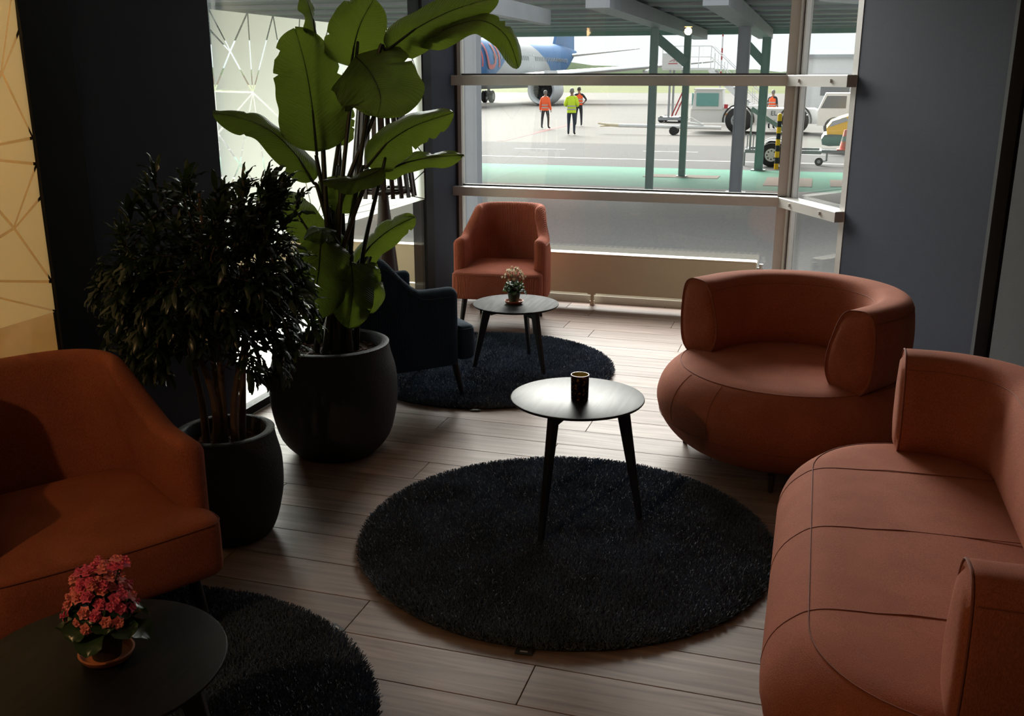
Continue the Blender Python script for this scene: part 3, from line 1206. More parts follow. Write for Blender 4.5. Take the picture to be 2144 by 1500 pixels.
# ================================================================== FLOOR LAMP
lamp = thing('floor_lamp', 'tall dark wooden floor lamp with slatted cone shade', 'lamp', (-2.335, 5.14, 0), 0)
MB().lathe([(0, 0), (.135, 0), (.137, .01), (.128, .03), (.112, .15), (.088, .36), (.062, .62), (.036, .86), (.028, .955), (.06, .968), (.06, .985), (0, .985)], 40).build('stem', 'walnut', lamp, True, 50)
for rr, zz in ((.168, .985), (.100, 1.585)):
    rg = MB()
    rg.tube([(rr * math.cos(2 * math.pi * i / 40), rr * math.sin(2 * math.pi * i / 40), zz) for i in range(40)], .009, 8, closed=True)
    if zz < 1:
        for k in range(4):
            an = k * math.pi / 2 + .3
            rg.bar((0, 0, zz), (rr * math.cos(an), rr * math.sin(an), zz), .018, .014)
    rg.build('shade_ring', 'walnut', lamp, True)
for k in range(22):
    an = 2 * math.pi * k / 22
    d = Vector((math.cos(an), math.sin(an), 0))
    sd = Vector((-d.y, d.x, 0))
    vs = []
    for r_, z_ in ((.192, .955), (.112, 1.60)):
        for sx, sy in ((-1, -1), (1, -1), (1, 1), (-1, 1)):
            vs.append(d * (r_ + sy * .006 - .008) + sd * (sx * .011) + Vector((0, 0, z_)))
    MB().add(vs, [(3, 2, 1, 0), (4, 5, 6, 7), (0, 1, 5, 4), (1, 2, 6, 5), (2, 3, 7, 6), (3, 0, 4, 7)]).build('shade_slat', 'walnut', lamp)
MB().tube([(0, 0, .98), (0, 0, 1.5)], .018, 10).build('lamp_holder', 'black_frame', lamp, True)


# ================================================================== PLANTS
def pot_mesh(t, h, r_rim, r_b, r_foot):
    out = [(0, 0), (r_foot, 0), (r_foot + .03, .01), (r_b * .86, h * .16), (r_b * .97, h * .38), (r_b, h * .56), (r_b * .985, h * .74), (r_rim * 1.03, h * .9), (r_rim, h - .006)]
    MB().lathe([(max(0, q.x), max(0, q.y)) for q in catmull([(a_, b_, 0) for a_, b_ in out], 3)], 64).build('pot', 'pot', t, True, 60)
    MB().lathe([(r_rim, h - .007), (r_rim + .002, h - .003), (r_rim - .004, h), (r_rim - .026, h), (r_rim - .032, h - .006), (r_rim - .04, h - .06), (r_rim - .05, h - .1)], 64).build('pot_rim', 'pot_rim', t, True, 60)
    zs = h - .055
    s = MB().lathe([(0, zs + .012), (r_rim * .5, zs + .008), (r_rim - .03, zs), (r_rim - .05, zs - .03), (0, zs - .03)], 40).build('soil', 'soil', t, True)
    ch = MB()
    for i in range(170):
        rr, an = (r_rim - .045) * math.sqrt(random.random()), random.random() * 6.28
        ch.cbox((rr * math.cos(an), rr * math.sin(an), zs + .010), (random.uniform(.008, .022), random.uniform(.006, .012), .005), random.random() * 6, random.uniform(-.5, .5), random.uniform(-.5, .5))
    o = ch.build('bark_chips', 'bark_chip', s)
    o['kind'] = 'stuff'
    return zs


def blade(mid, hw, nrm, cup=.18, wave=.012, seed=0, shape='paddle', ns=16, nw=8, tears=()):
    P = catmull(mid, max(2, ns // (len(mid) - 1)))
    n = len(P)
    N0 = Vector(nrm).normalized()
    vs, uv, fs = [], [], []
    for i, p_ in enumerate(P):
        t = i / (n - 1)
        tg = (P[min(i + 1, n - 1)] - P[max(i - 1, 0)]).normalized()
        sd = tg.cross(N0).normalized()
        nn = sd.cross(tg).normalized()
        if shape == 'paddle':
            w = hw * (min(1, (t / .16)) ** .55 if t < .16 else 1.0) * (1 if t < .55 else max(0, 1 - ((t - .55) / .45) ** 2.3) ** .7)
        else:
            w = hw * max(.02, math.sin(math.pi * min(1, t * .97 + .02)) ** .8)
        w = max(w, .0025)
        for j in range(nw + 1):
            u = j / nw * 2 - 1
            wob = noise.noise(Vector((u * 1.3 + seed * 3.1, t * 4.0, seed * 1.7)))
            off = nn * (-cup * w * u * u + wave * wob * abs(u) * 1.6 + .006 * math.sin(t * 17 + seed + u * 2) * abs(u))
            tear = 1.
            for tt, sg, dp in tears:
                if u * sg > .55:
                    tear *= 1 - dp * math.exp(-((t - tt) / .013) ** 2)
            vs.append(p_ + sd * (u * w * tear * (1 + .07 * noise.noise(Vector((t * 7, seed * 2.3, u))))) + off)
            uv.append((j / nw, t))
    for i in range(n - 1):
        for j in range(nw):
            a_ = i * (nw + 1) + j
            fs.append((a_, a_ + 1, a_ + nw + 2, a_ + nw + 1))
    return vs, fs, uv


def leaf_obj(name, vs, fs, uv, mat, parent):
    me = bpy.data.meshes.new(name)
    me.from_pydata([tuple(v) for v in vs], [], fs)
    ul = me.uv_layers.new(name='UVMap')
    for pl_ in me.polygons:
        for li in pl_.loop_indices:
            ul.data[li].uv = uv[me.loops[li].vertex_index]
    me.polygons.foreach_set('use_smooth', [True] * len(me.polygons))
    me.materials.append(M[mat])
    return link(name, me, parent)


LEAVES = [
          ([(-0.021, 0.0, 1.306), (-0.028, 0.0, 1.473), (-0.051, 0.02, 1.641), (-0.093, 0.06, 1.789)], 0.14, (0.15, -1, 0.2)),
          ([(0.127, 0.05, 1.641), (0.144, 0.05, 1.724), (0.177, 0.05, 1.816), (0.23, 0.08, 1.908)], 0.12, (0.1, -1, 0.1)),
          ([(0.156, 0.0, 1.681), (0.228, -0.12, 1.621), (0.278, -0.22, 1.533), (0.268, -0.26, 1.453)], 0.165, (-0.2, -0.8, 0.6)),
          ([(0.285, 0.0, 1.705), (0.395, 0.03, 1.787), (0.548, 0.05, 1.861), (0.729, 0.06, 1.912)], 0.085, (0.2, -0.8, 0.5)),
          ([(0.395, 0.05, 1.73), (0.51, 0.03, 1.784), (0.654, 0.0, 1.818), (0.758, -0.03, 1.758), (0.806, -0.05, 1.636)], 0.06, (0, -0.75, 0.65)),
          ([(-0.044, 0.0, 1.185), (-0.097, 0.0, 1.283), (-0.194, -0.02, 1.389), (-0.304, -0.03, 1.44), (-0.425, -0.03, 1.465)], 0.075, (0.2, -0.6, 0.8)),
          ([(0.193, -0.05, 1.252), (0.278, -0.08, 1.345), (0.397, -0.1, 1.417), (0.55, -0.1, 1.467)], 0.085, (0.2, -0.75, 0.6)),
          ([(0.238, -0.03, 1.223), (0.347, -0.03, 1.266), (0.465, -0.03, 1.289), (0.586, -0.03, 1.295)], 0.045, (0, -0.75, 0.65)),
          ([(0.262, -0.1, 1.249), (0.186, -0.14, 1.215), (0.114, -0.17, 1.203), (0.036, -0.2, 1.209)], 0.06, (0, -0.55, 0.85)),
          ([(0.056, 0, 1.209), (0.059, 0, 1.156), (0.065, 0, 1.107), (0.049, 0, 1.057)], 0.085, (0, -1, 0.1)),
          ([(0.0, -0.12, 0.966), (-0.006, -0.16, 0.855), (-0.025, -0.17, 0.748), (-0.053, -0.16, 0.639)], 0.118, (0, -1, 0.15)),
          ([(0.116, -0.1, 0.868), (0.126, -0.13, 0.769), (0.114, -0.14, 0.68), (0.1, -0.14, 0.593)], 0.085, (0.1, -1, 0.2)),
          ([(0.107, 0.03, 0.819), (0.175, 0.05, 0.908), (0.27, 0.05, 0.984), (0.369, 0.05, 1.034)], 0.06, (-0.3, -0.8, 0.4)),
          ([(0.174, 0.0, 0.841), (0.191, -0.02, 0.808), (0.209, -0.02, 0.754)], 0.035, (0.3, -1, 0.1)),
          ([(-0.068, 0.1, 0.921), (-0.138, 0.12, 1.031), (-0.211, 0.14, 1.086), (-0.319, 0.15, 1.105)], 0.08, (0, -0.8, 0.5)),
          ([(-0.018, 0.1, 1.754), (-0.026, 0.1, 1.827), (-0.047, 0.12, 1.893), (-0.072, 0.14, 1.967)], 0.05, (1, -0.35, 0)),
          ([(0.055, 0.12, 1.323), (0.059, 0.12, 1.392), (0.067, 0.12, 1.45), (0.064, 0.12, 1.504)], 0.055, (0, -1, 0)),
          ([(0.161, -0.05, 0.85), (0.185, -0.06, 0.775), (0.199, -0.06, 0.714), (0.18, -0.06, 0.641)], 0.05, (0.2, -1, 0.1)),
          ([(0.083, -0.05, 0.895), (0.048, -0.08, 0.969), (-0.002, -0.12, 0.999), (-0.061, -0.16, 0.972)], 0.055, (0, -0.6, 0.8)),
]
sp = thing('potted_paddle_plant', 'tall plant with big paddle leaves in a large charcoal pot', 'plant', (-1.945, 3.69, 0), YAW)
zs = pot_mesh(sp, .5, .245, .277, .15)
for i, (mid, hw, nrm) in enumerate(LEAVES):
    big = hw > .1
    vs, fs, uv = blade(mid, hw, nrm, .22 if big else .38, .022 if big else .016, i + 1, ns=42, nw=10,
                       tears=[(random.uniform(.25, .85), random.choice((-1, 1)), random.uniform(.15, .4)) for _ in range(3)])
    lf_ = leaf_obj('leaf', vs, fs, uv, 'leaf_big', sp)
    b0 = Vector(mid[0])
    an = 2.4 * i
    rr = .03 + .085 * ((i * 7) % 10) / 10
    root = Vector((.03 + rr * math.cos(an), rr * math.sin(an), zs))
    if root.x > .1:
        root.x = .1
    d0 = (Vector(mid[1]) - b0).normalized()
    mid1 = root.lerp(b0, .5) + Vector((.0, .0, 0)) * .5
    mid1.x += (root.x - b0.x) * .22
    mid1.y += (root.y - b0.y) * .2
    hang = d0.z < -.3
    pre = b0 - d0 * .05 if not hang else b0 + Vector((0, .03, .01))
    st = catmull([root, mid1, pre, b0, Vector(mid[1])] if not hang else [root, mid1, pre, b0], 6)
    k = len(st)
    MB().tube(st, [.0135 - .0095 * (q / (k - 1)) for q in range(k)], 7).build('stem', 'stem_green', sp, True)
    # raised midrib
    rib = catmull(mid, 5)
    N0 = Vector(nrm).normalized()
    kk = len(rib)
    MB().tube([q - N0 * .0015 for q in rib], [.0038 - .0028 * q / (kk - 1) for q in range(kk)], 5).build('midrib', 'stem_green', lf_, True)

# bushy shrub
sh = thing('potted_shrub', 'bushy dark shrub with brown stems in a low charcoal pot', 'plant', (-1.93, 2.83, 0), YAW)
zs = pot_mesh(sh, .4, .17, .192, .11)
rs_ = random.Random(5)
tips = []
for k, (bx_, by_, tx_, ty_, tz_) in enumerate([(-.06, -.03, -.16, .02, 1.02), (-.03, .03, -.05, .10, 1.22), (.0, -.02, .03, -.05, 1.12), (.05, .02, .12, .08, 1.15), (.045, -.04, .20, -.06, .95), (-.02, -.05, -.10, -.12, .9)]):
    pts = [(bx_, by_, zs), (bx_ * 1.1 + rs_.uniform(-.012, .012), by_ * 1.1, zs + .18), (bx_ + (tx_ - bx_) * .45, by_ + (ty_ - by_) * .45, zs + .4), (tx_, ty_, tz_)]
    cv = catmull(pts, 5)
    n = len(cv)
    MB().tube(cv, [.016 - .011 * q / (n - 1) for q in range(n)], 8).build('trunk', 'trunk', sh, True)
    tips.append(cv)
lv, lf, luv = blade([(0, 0, 0), (.022, 0, .004), (.048, 0, .002), (.074, 0, -.009)], .0098, (0, 0, 1), .3, .0, 3, shape='lance', ns=6, nw=2)
lmesh = None
places = []
twigs = MB()
CEN = Vector((-.02, 0, .93))
for k in range(175):
    cv = tips[k % 6]
    i = rs_.randint(len(cv) // 2 - 1, len(cv) - 1)
    p0 = cv[i]
    # target on a broad crown: wide in the middle, drooping low on the right side
    th, ph = rs_.uniform(0, 2 * math.pi), rs_.uniform(-.75, 1.0)
    rad = rs_.uniform(.55, 1.0) ** .5
    ax, az = .335, (.285 if ph > 0 else .36)
    if math.cos(th) > .2 and ph < 0:
        az = .46
    tgt = CEN + Vector((math.cos(th) * ax * rad * math.sqrt(max(.1, 1 - ph * ph * .75)), math.sin(th) * .29 * rad * math.sqrt(max(.1, 1 - ph * ph * .75)), ph * az * rad))
    if ph > .6:
        tgt.x += .06
        tgt.z += rs_.uniform(0, .04)
    d = tgt - p0
    if d.length > .3:
        p0 = tgt - d.normalized() * .28
    mid_ = p0.lerp(tgt, .5) + Vector((0, 0, .04))
    end = tgt + Vector((0, 0, -.03 if ph < .5 else .05)) + (tgt - CEN) * .06
    tw = catmull([p0, mid_, tgt, end], 5)
    twigs.tube(tw, [.0028 - .0016 * q / (len(tw) - 1) for q in range(len(tw))], 4)
    for q in range(3, len(tw)):
        tg = (tw[q] - tw[q - 1]).normalized()
        for s_ in (-1, 1):
            if rs_.random() < .12:
                continue
            az_ = math.atan2(tg.y, tg.x) + s_ * rs_.uniform(.4, 1.1)
            el = math.asin(max(-1, min(1, tg.z))) * .6 + rs_.uniform(-.65, .6)
            places.append((tw[q].copy(), az_, el, rs_.uniform(-.6, .6), rs_.uniform(.65, 1.15)))
tw_o = twigs.build('twigs', 'trunk', sh, True)
tw_o['kind'] = 'stuff'
# leaves nearest the room side first
places.sort(key=lambda q: q[0].y)
base_leaf = None
sv, sf, suv = [], [], []
for i, (p_, az_, el, ro, s_) in enumerate(places):
    mt = Matrix.Translation(p_) @ Matrix.Rotation(az_, 4, 'Z') @ Matrix.Rotation(-el, 4, 'Y') @ Matrix.Rotation(ro, 4, 'X') @ Matrix.Scale(s_, 4)
    if i < 290:
        if base_leaf is None:
            base_leaf = leaf_obj('leaf', lv, lf, luv, 'leaf_small', sh)
            o = base_leaf
        else:
            o = link('leaf', base_leaf.data, sh)
        o.matrix_local = mt
    else:
        o_ = len(sv)
        sv += [mt @ Vector(v) for v in lv]
        sf += [tuple(j + o_ for j in f) for f in lf]
        suv += luv
o = leaf_obj('foliage', sv, sf, suv, 'leaf_small', sh)
o['kind'] = 'stuff'


# flowering pot plants
def floret_mesh(name, mat):
    vs, fs = [], []
    for lay, (n, r_, z_, up) in enumerate(((6, .0115, .0, .001), (5, .0085, .003, .004), (4, .005, .005, .006))):
        for k in range(n):
            an = 2 * math.pi * (k + .5 * lay) / n
            d = Vector((math.cos(an), math.sin(an), 0))
            s_ = Vector((-d.y, d.x, 0))
            o = len(vs)
            vs += [Vector((0, 0, z_)), d * r_ * .6 + s_ * r_ * .42 + Vector((0, 0, z_ + up)), d * r_ + Vector((0, 0, z_ + up * .6)), d * r_ * .6 - s_ * r_ * .42 + Vector((0, 0, z_ + up))]
            fs.append((o, o + 1, o + 2, o + 3))
    me = bpy.data.meshes.new(name)
    me.from_pydata([tuple(v) for v in vs], [], fs)
    me.materials.append(M[mat])
    return me


def flowerpot(label, loc, rz, petals, pots, seed, nf, dome, zf, extra=(), fsc=1., lsc=1.):
    r_ = random.Random(seed)
    t = thing('flowering_pot_plant', label, 'plant', loc, rz)
    MB().lathe([(0, 0), (.036, 0), (.047, .006), (.053, .018), (.049, .019), (.042, .008), (0, .006)], 40).build('saucer', 'terra', t, True, 50)
    MB().lathe([(0, .007), (.027, .007), (.036, .062), (.038, .066), (.034, .066), (.032, .056), (0, .054)], 32).build('pot', pots, t, True, 50)
    # fleshy leaves
    for k in range(18):
        an = k * 2.4 + r_.uniform(-.2, .2)
        tier = k / 18
        L = (.075 - .03 * tier) * lsc
        z0 = .06 + .045 * tier
        el = -.15 + .75 * tier
        d = Vector((math.cos(an), math.sin(an), 0))
        mid = [Vector((0, 0, z0)) + d * .008, Vector((0, 0, z0 + L * .35 * math.sin(el + .5))) + d * L * .45, Vector((0, 0, z0 + L * .5 * math.sin(el + .3))) + d * L * .8, Vector((0, 0, z0 + L * .55 * math.sin(el) - .004)) + d * L]
        vs, fs, uv = blade(mid, .022 * lsc, (0, 0, 1), -.25, .004, k + seed, ns=9, nw=6)
        leaf_obj('leaf', vs, fs, uv, 'leaf_kal', t)
    heads = []
    for k in range(nf):
        f_ = (k + .5) / nf
        rr = dome[0] * math.sqrt(f_)
        an = k * 2.39996
        zz = zf + dome[1] * (1 - f_) - dome[1] * .6 * f_ * f_ + r_.uniform(-.008, .008)
        heads.append(Vector((rr * math.cos(an) + r_.uniform(-.005, .005), rr * math.sin(an) + r_.uniform(-.005, .005), zz)))
    heads += [Vector(e) for e in extra]
    st = MB()
    for h in heads[::3]:
        st.tube([(h.x * .1, h.y * .1, .055), (h.x * .5, h.y * .5, (h.z + .055) * .55), h], .0016, 5)
    st.build('flower_stems', 'leaf_kal', t)
    ms = [floret_mesh('flower', q) for q in petals]
    c = Vector((0, 0, zf - .04))
    for k, h in enumerate(heads):
        o = link('flower', ms[0 if r_.random() < .7 else 1], t)
        dirn = (h - c).normalized()
        q = dirn.to_track_quat('Z', 'Y').to_matrix().to_4x4()
        o.matrix_local = Matrix.Translation(h) @ q @ Matrix.Rotation(r_.random() * 6, 4, 'Z') @ Matrix.Scale(fsc * r_.uniform(.85, 1.15), 4)
    return t


ex = [(.045 + .012 * math.cos(a_), .012 * math.sin(a_), .205 + .004 * math.sin(3 * a_)) for a_ in (0, 1.3, 2.6, 3.9, 5.2)] + [(.045, 0, .212)]
flowerpot('pink flowering pot plant in a terracotta saucer on the black table', (-1.257, 1.385, .5), YAW, ('pink', 'salmon'), 'nursery', 4, 74, (.064, .06), .135, ex, 1.12, 1.25)
flowerpot('cream flowering pot plant in a sage pot on the low table', (-1.548, 5.10, .388), YAW, ('creamfl', 'creamfl'), 'sage', 9, 42, (.062, .035), .165, [], .8, .95)

# tumbler on the table
tu = thing('candle_tumbler', 'dark amber glass tumbler with a gold rim holding a candle', 'tumbler', (-.738, 3.237, .5), 0)
a = NT('speckled_amber')
p = a.n('BsdfPrincipled', Roughness=.12)
p.inputs['Specular IOR Level'].default_value = .6
tc = a.n('TexCoord')
nz = a.n('TexNoise', Scale=110., Detail=5.)
a.l(tc, 'Object', nz, 'Vector')
rp = a.n('MapRange')
rp.inputs[1].default_value = .56
rp.inputs[2].default_value = .72
a.l(nz, 'Fac', rp, 0)
mx = a.n('Mix', _data_type='RGBA')
mx.inputs[6].default_value = (.012, .008, .004, 1)
mx.inputs[7].default_value = (.45, .24, .06, 1)
a.l(rp, 0, mx, 0)
a.l(mx, 2, p, 'Base Color')
M['amber'] = a.fin(p)
M['amber_in'] = plain('gold_lining', (.42, .33, .09), .35, metal=.3)
MB().lathe([(0, 0), (.028, 0), (.031, .003), (.0325, .088)], 40).build('glass_body', 'amber', tu, True, 60)
MB().lathe([(.0325, .088), (.0325, .0905), (.0305, .0905), (.0300, .088)], 40).build('rim', 'alu_white', tu, True, 60)
MB().lathe([(.0302, .089), (.0285, .03), (0, .028)], 40).build('lining', 'amber_in', tu, True, 60)
MB().lathe([(0, .045), (.027, .045), (.0275, .028), (0, .028)], 24).build('candle', 'wax', tu, True, 60)

# ================================================================== THE APRON OUTSIDE
AZ = -.62
M['asphalt'] = plain('asphalt', (0.087, 0.085, 0.085), .9, noise_amt=.12, nscale=3., bump=.2, bscale=40., spec=.04)
M['asphalt_near'] = plain('asphalt_near', (0.256, 0.243, 0.237), .9, noise_amt=.25, nscale=28., bump=.3, bscale=60., spec=.04)
M['concrete'] = plain('apron_concrete', (0.117, 0.111, 0.104), .85, noise_amt=.10, nscale=.25, spec=.04)
M['green'] = plain('green_paint', (0.065, 0.180, 0.130), .8, noise_amt=.15, nscale=1.5, spec=.04)
M['line_white'] = plain('line_white', (0.258, 0.258, 0.248), .8, spec=.04)
M['line_red'] = plain('line_red', (0.210, 0.085, 0.080), .8, spec=.04)
M['patch'] = plain('concrete_patch', (0.180, 0.150, 0.126), .85, spec=.04)
M['grass'] = plain('dry_grass', (0.106, 0.120, 0.048), .95, noise_amt=.3, nscale=.05, spec=.04)
M['hill'] = plain('far_trees', (.06, .085, .045), 1., noise_amt=.25, nscale=.05, spec=.04)
M['steel_green'] = plain('grey_green_steel', (0.234, 0.306, 0.288), .5, noise_amt=.15, nscale=3., spec=.12)
M['steel_grey'] = plain('grey_steel', (0.299, 0.311, 0.337), .5, noise_amt=.15, nscale=3., spec=.12)
M['canopy'] = plain('canopy_sheet', (0.200, 0.233, 0.233), .6, noise_amt=.1, nscale=.6)
M['white_paint'] = plain('white_vehicle_paint', (0.563, 0.563, 0.554), .4, noise_amt=.04, spec=.12)
M['white_dirty'] = plain('white_metal', (0.670, 0.670, 0.670), .5, spec=.12)
M['grey_metal'] = plain('galvanised', (0.277, 0.290, 0.302), .45, metal=.3)
M['cabglass'] = plain('cab_glass', (0.111, 0.265, 0.243), .15)
M['yellow'] = plain('yellow_paint', (0.825, 0.446, 0.019), .35, noise_amt=.05, spec=.12)
M['darkgreen'] = plain('dark_bumper', (0.042, 0.075, 0.068), .5)
M['orange_vest'] = plain('orange_vest', (0.837, 0.115, 0.027), .7)
M['lime_vest'] = plain('lime_vest', (0.538, 0.705, 0.026), .7)
M['reflective'] = plain('reflective_band', (0.390, 0.390, 0.370), .4)
M['trousers'] = plain('dark_trousers', (.02, .023, .03), .8)
M['jeans'] = plain('blue_jeans', (0.022, 0.033, 0.055), .8)
M['skin'] = plain('skin', (0.264, 0.152, 0.104), .55)
M['hair'] = plain('hair', (.05, .04, .035), .7)
M['hair_grey'] = plain('grey_hair', (.16, .15, .14), .7)
M['red_paint'] = plain('red_paint', (0.360, 0.024, 0.029), .5)
M['amber_lamp'] = plain('amber_marker', (0.300, 0.110, 0.010), .4)
M['cone'] = plain('cone_orange', (0.715, 0.143, 0.105), .6)
M['headlamp'] = plain('headlamp', (0.318, 0.336, 0.346), .15)

g = MB().box((-260, 7.05, AZ - .2), (220, 420, AZ)).build('ground', 'concrete')
struct(g, 'pale concrete airport apron', 'ground')


def strip(name, mat, x0, x1, y0, y1, k, label, cat='road'):
    return struct(MB().box((x0, y0, AZ - .01), (x1, y1, AZ + .004 * k)).build(name, mat), label, cat)


strip('road', 'asphalt_near', -120, 90, 7.05, 20.7, 1, 'dark asphalt strip along the terminal')
strip('walkway', 'green', -120, 90, 20.7, 25.3, 1, 'green painted walkway strip', 'walkway')
strip('road', 'asphalt', -120, 90, 25.3, 34.2, 1, 'grey asphalt service road')
strip('road_line', 'line_white', -120, 90, 27.65, 27.9, 2, 'solid white line along the service road', 'line')
for i in range(14):
    strip('road_line', 'line_white', -22 + i * 4.2, -22 + i * 4.2 + 1.7, 30.9, 31.1, 2, 'white dash along the middle of the service road', 'line')['group'] = 'white dashes on the service road'
strip('field', 'grass', -260, 220, 150, 330, 1, 'dry grass field beyond the apron', 'grass')
m = MB()
m.bar((-11.0, 34.6, AZ + .002), (-11.7, 48.5, AZ + .002), .28, .006)
struct(m.build('apron_line', 'line_red'), 'red line painted on the apron', 'line')
for px, py, w, d, lb in ((-2.97, 23.2, 1.7, .7, 'grey concrete pad around the slim green post'), (-.55, 22.6, 1.0, 1.9, 'pale concrete pad in the green walkway near the bollard'), (.95, 22.6, 1.25, 1.5, 'pale square pad in the green walkway seen by the bay return')):
    tag(MB().box((px - w / 2, py - d / 2, AZ), (px + w / 2, py + d / 2, AZ + .012)).build('concrete_pad', 'patch'), lb, 'pad')
hl = MB()
hx = np.linspace(-420, 380, 90)
ring0 = []
for x in hx:
    hh = 5.5 + 5 * noise.noise(Vector((x * .012, 3.3, 0))) + 2.2 * noise.noise(Vector((x * .09, 1.1, 0)))
    ring0.append((x, max(2., hh)))
poly = [(x, AZ + h_) for x, h_ in ring0] + [(380, AZ), (-420, AZ)]
nn = len(ring0)
vs = [(x, 380, AZ) for x, h_ in ring0] + [(x, 395, AZ + h_) for x, h_ in ring0] + [(x, 430, AZ + h_ * .8) for x, h_ in ring0]
fs = []
for k in range(2):
    for i in range(nn - 1):
        fs.append((k * nn + i, k * nn + i + 1, (k + 1) * nn + i + 1, (k + 1) * nn + i))
hl.add(vs, fs)
struct(hl.build('tree_line', 'hill', None, True), 'tree line on the horizon', 'trees')

# ------------------------------------------------------------------ canopy
cn = thing('canopy', 'grey-green steel canopy over the walkway', 'canopy', (-8, 20, 0))
ZCN = 2.80
MB().box((-24, -6, ZCN), (20, 6.4, ZCN + .12)).build('roof_sheet', 'canopy', cn)
for i in range(9):
    yy = -5.6 + i * 1.47
    MB().box((-24, yy, ZCN - .05), (20, yy + .05, ZCN)).build('purlin', 'steel_grey' if i % 2 else 'grey_metal', cn)
MB().box((-24, 6.3, ZCN - .16), (20, 6.45, ZCN + .14)).build('edge_beam', 'steel_green', cn)
for xx in (4.95, 6.55, -9, 13):
    MB().box((xx - .17, -6, ZCN - .28), (xx + .17, 6.3, ZCN - .05)).build('cross_beam', 'steel_grey', cn)


def cpost(x, y, w, mat, label, brace=None, top=ZCN - .275):
    t = thing('canopy_post', label, 'post', (x, y, AZ))
    h = top - AZ
    MB().box((-w / 2, -w / 2, .02), (w / 2, w / 2, h)).build('shaft', mat, t)
    MB().box((-w * .9, -w * .9, 0), (w * .9, w * .9, .025)).build('base_plate', mat, t)
    for sx in (-1, 1):
        MB().box((sx * w * .46 - .012, -w * .56, .02), (sx * w * .46 + .012, w * .56, h)).build('flange', mat, t)
    if brace:
        MB().bar((0, 0, h - .62), (brace, 0, h - .02), .16, .20).build('knee_brace', mat, t)
    return t


cpost(-3.845, 11.0, .16, 'steel_grey', 'wide grey steel post close outside the window')
MB().box((-.08, .0, 2.52 - AZ - .2), (.08, 3.2, 2.52 - AZ)).build('tie_beam', 'steel_grey', bpy.data.objects['canopy_post'])
cpost(-3.2, 19.95, .13, 'steel_green', 'slim grey-green canopy post beyond the asphalt strip')
cpost(-2.97, 23.2, .13, 'steel_green', 'slim green canopy post with a knee brace on a concrete pad', -.75)
cpost(-1.5, 20.1, .22, 'steel_grey', 'thick dark grey canopy post with bolted flanges')
cpost(-1.36, 25.3, .19, 'steel_green', 'green canopy post with a knee brace beside the trailer', -.6)

# ------------------------------------------------------------------ aircraft
a = NT('livery')
p = a.n('BsdfPrincipled', Roughness=.6)
p.inputs['Specular IOR Level'].default_value = .15
tc = a.n('TexCoord')
sx_ = a.n('SeparateXYZ')
a.l(tc, 'Object', sx_, 0)


def lin(ky, kz, c, sharp=6.):
    m1 = a.n('Math', _operation='MULTIPLY_ADD')
    m1.inputs[1].default_value = kz
    m1.inputs[2].default_value = c
    a.l(sx_, 2, m1, 0)
    m2 = a.n('Math', _operation='MULTIPLY_ADD')
    m2.inputs[1].default_value = ky
    a.l(sx_, 1, m2, 0)
    a.l(m1, 0, m2, 2)
    m3 = a.n('Math', _operation='MULTIPLY')
    m3.inputs[1].default_value = sharp
    m3.use_clamp = True
    a.l(m2, 0, m3, 0)
    return m3


front = lin(-1., 1.7, 3.0)       # blue ahead of a slanted line
rear = lin(1., 1.9, -27.5)           # blue behind another one
ad = a.n('Math', _operation='MAXIMUM')
a.l(front, 0, ad, 0)
a.l(rear, 0, ad, 1)
mx = a.n('Mix', _data_type='RGBA')
mx.inputs[6].default_value = (.36, .37, .385, 1)
mx.inputs[7].default_value = (.055, .15, .33, 1)
a.l(ad, 0, mx, 0)
a.l(mx, 2, p, 'Base Color')
M['livery'] = a.fin(p)
M['silver'] = plain('silver_wing', (0.515, 0.528, 0.543), .35, metal=.1, noise_amt=.05, nscale=.5, spec=.12)
M['win_dark'] = plain('cabin_window', (0.050, 0.065, 0.085), .2)
M['fan'] = plain('fan_dark', (.04, .042, .045), .4, metal=.4)
ac = thing('airliner', 'blue and white jet airliner parked on the apron', 'airplane', (-26.9, 70.0, AZ), R(-1.5))
# local: +y from nose to tail, port side is +x
FC = 3.35
prof = [(0, .0, -.55), (.5, .62, -.42), (1.5, 1.15, -.25), (3., 1.65, -.1), (5., 1.92, 0), (8, 1.98, 0), (24, 1.98, 0), (28, 1.8, .2), (32, 1.25, .75), (35.5, .62, 1.2), (38, .2, 1.45)]
rings = []
for yy, rr, dz in prof:
    rings.append([(max(.02, rr) * math.cos(2 * math.pi * k / 32), yy, FC + dz + max(.02, rr) * 1.04 * math.sin(2 * math.pi * k / 32)) for k in range(32)])
fu = MB().rings(rings).build('fuselage', 'livery', ac, True, 60)


def skin_patch(y0, y1, z0, z1, mat, name, parent, off=.02):
    # a small panel that follows the port side of the barrel
    b = MB()
    vs = []
    for z in np.linspace(z0, z1, 4):
        x = math.sqrt(max(0, 1.98 ** 2 - ((z - FC) / 1.04) ** 2)) + off
        vs += [(x, y0, z), (x, y1, z)]
    b.add(vs, [(2 * i, 2 * i + 1, 2 * i + 3, 2 * i + 2) for i in range(3)])
    return b.build(name, mat, parent, fix=False)


for i in range(40):
    yy = 6.3 + i * .55
    if 15.4 < yy < 17.2:
        continue
    skin_patch(yy, yy + .26, FC + .28, FC + .64, 'win_dark', 'cabin_window', fu)
for yy in (15.6, 16.5):
    dr = MB()
    x = 2.0
    loop = [(math.sqrt(1.98 ** 2 - ((z - FC) / 1.04) ** 2) + .02, yv, z) for yv, z in ((yy, FC - .35), (yy, FC + .75), (yy + .55, FC + .75), (yy + .55, FC - .35))]
    dr.tube(loop, .035, 5, closed=True)
    dr.build('exit_outline', 'silver', fu)


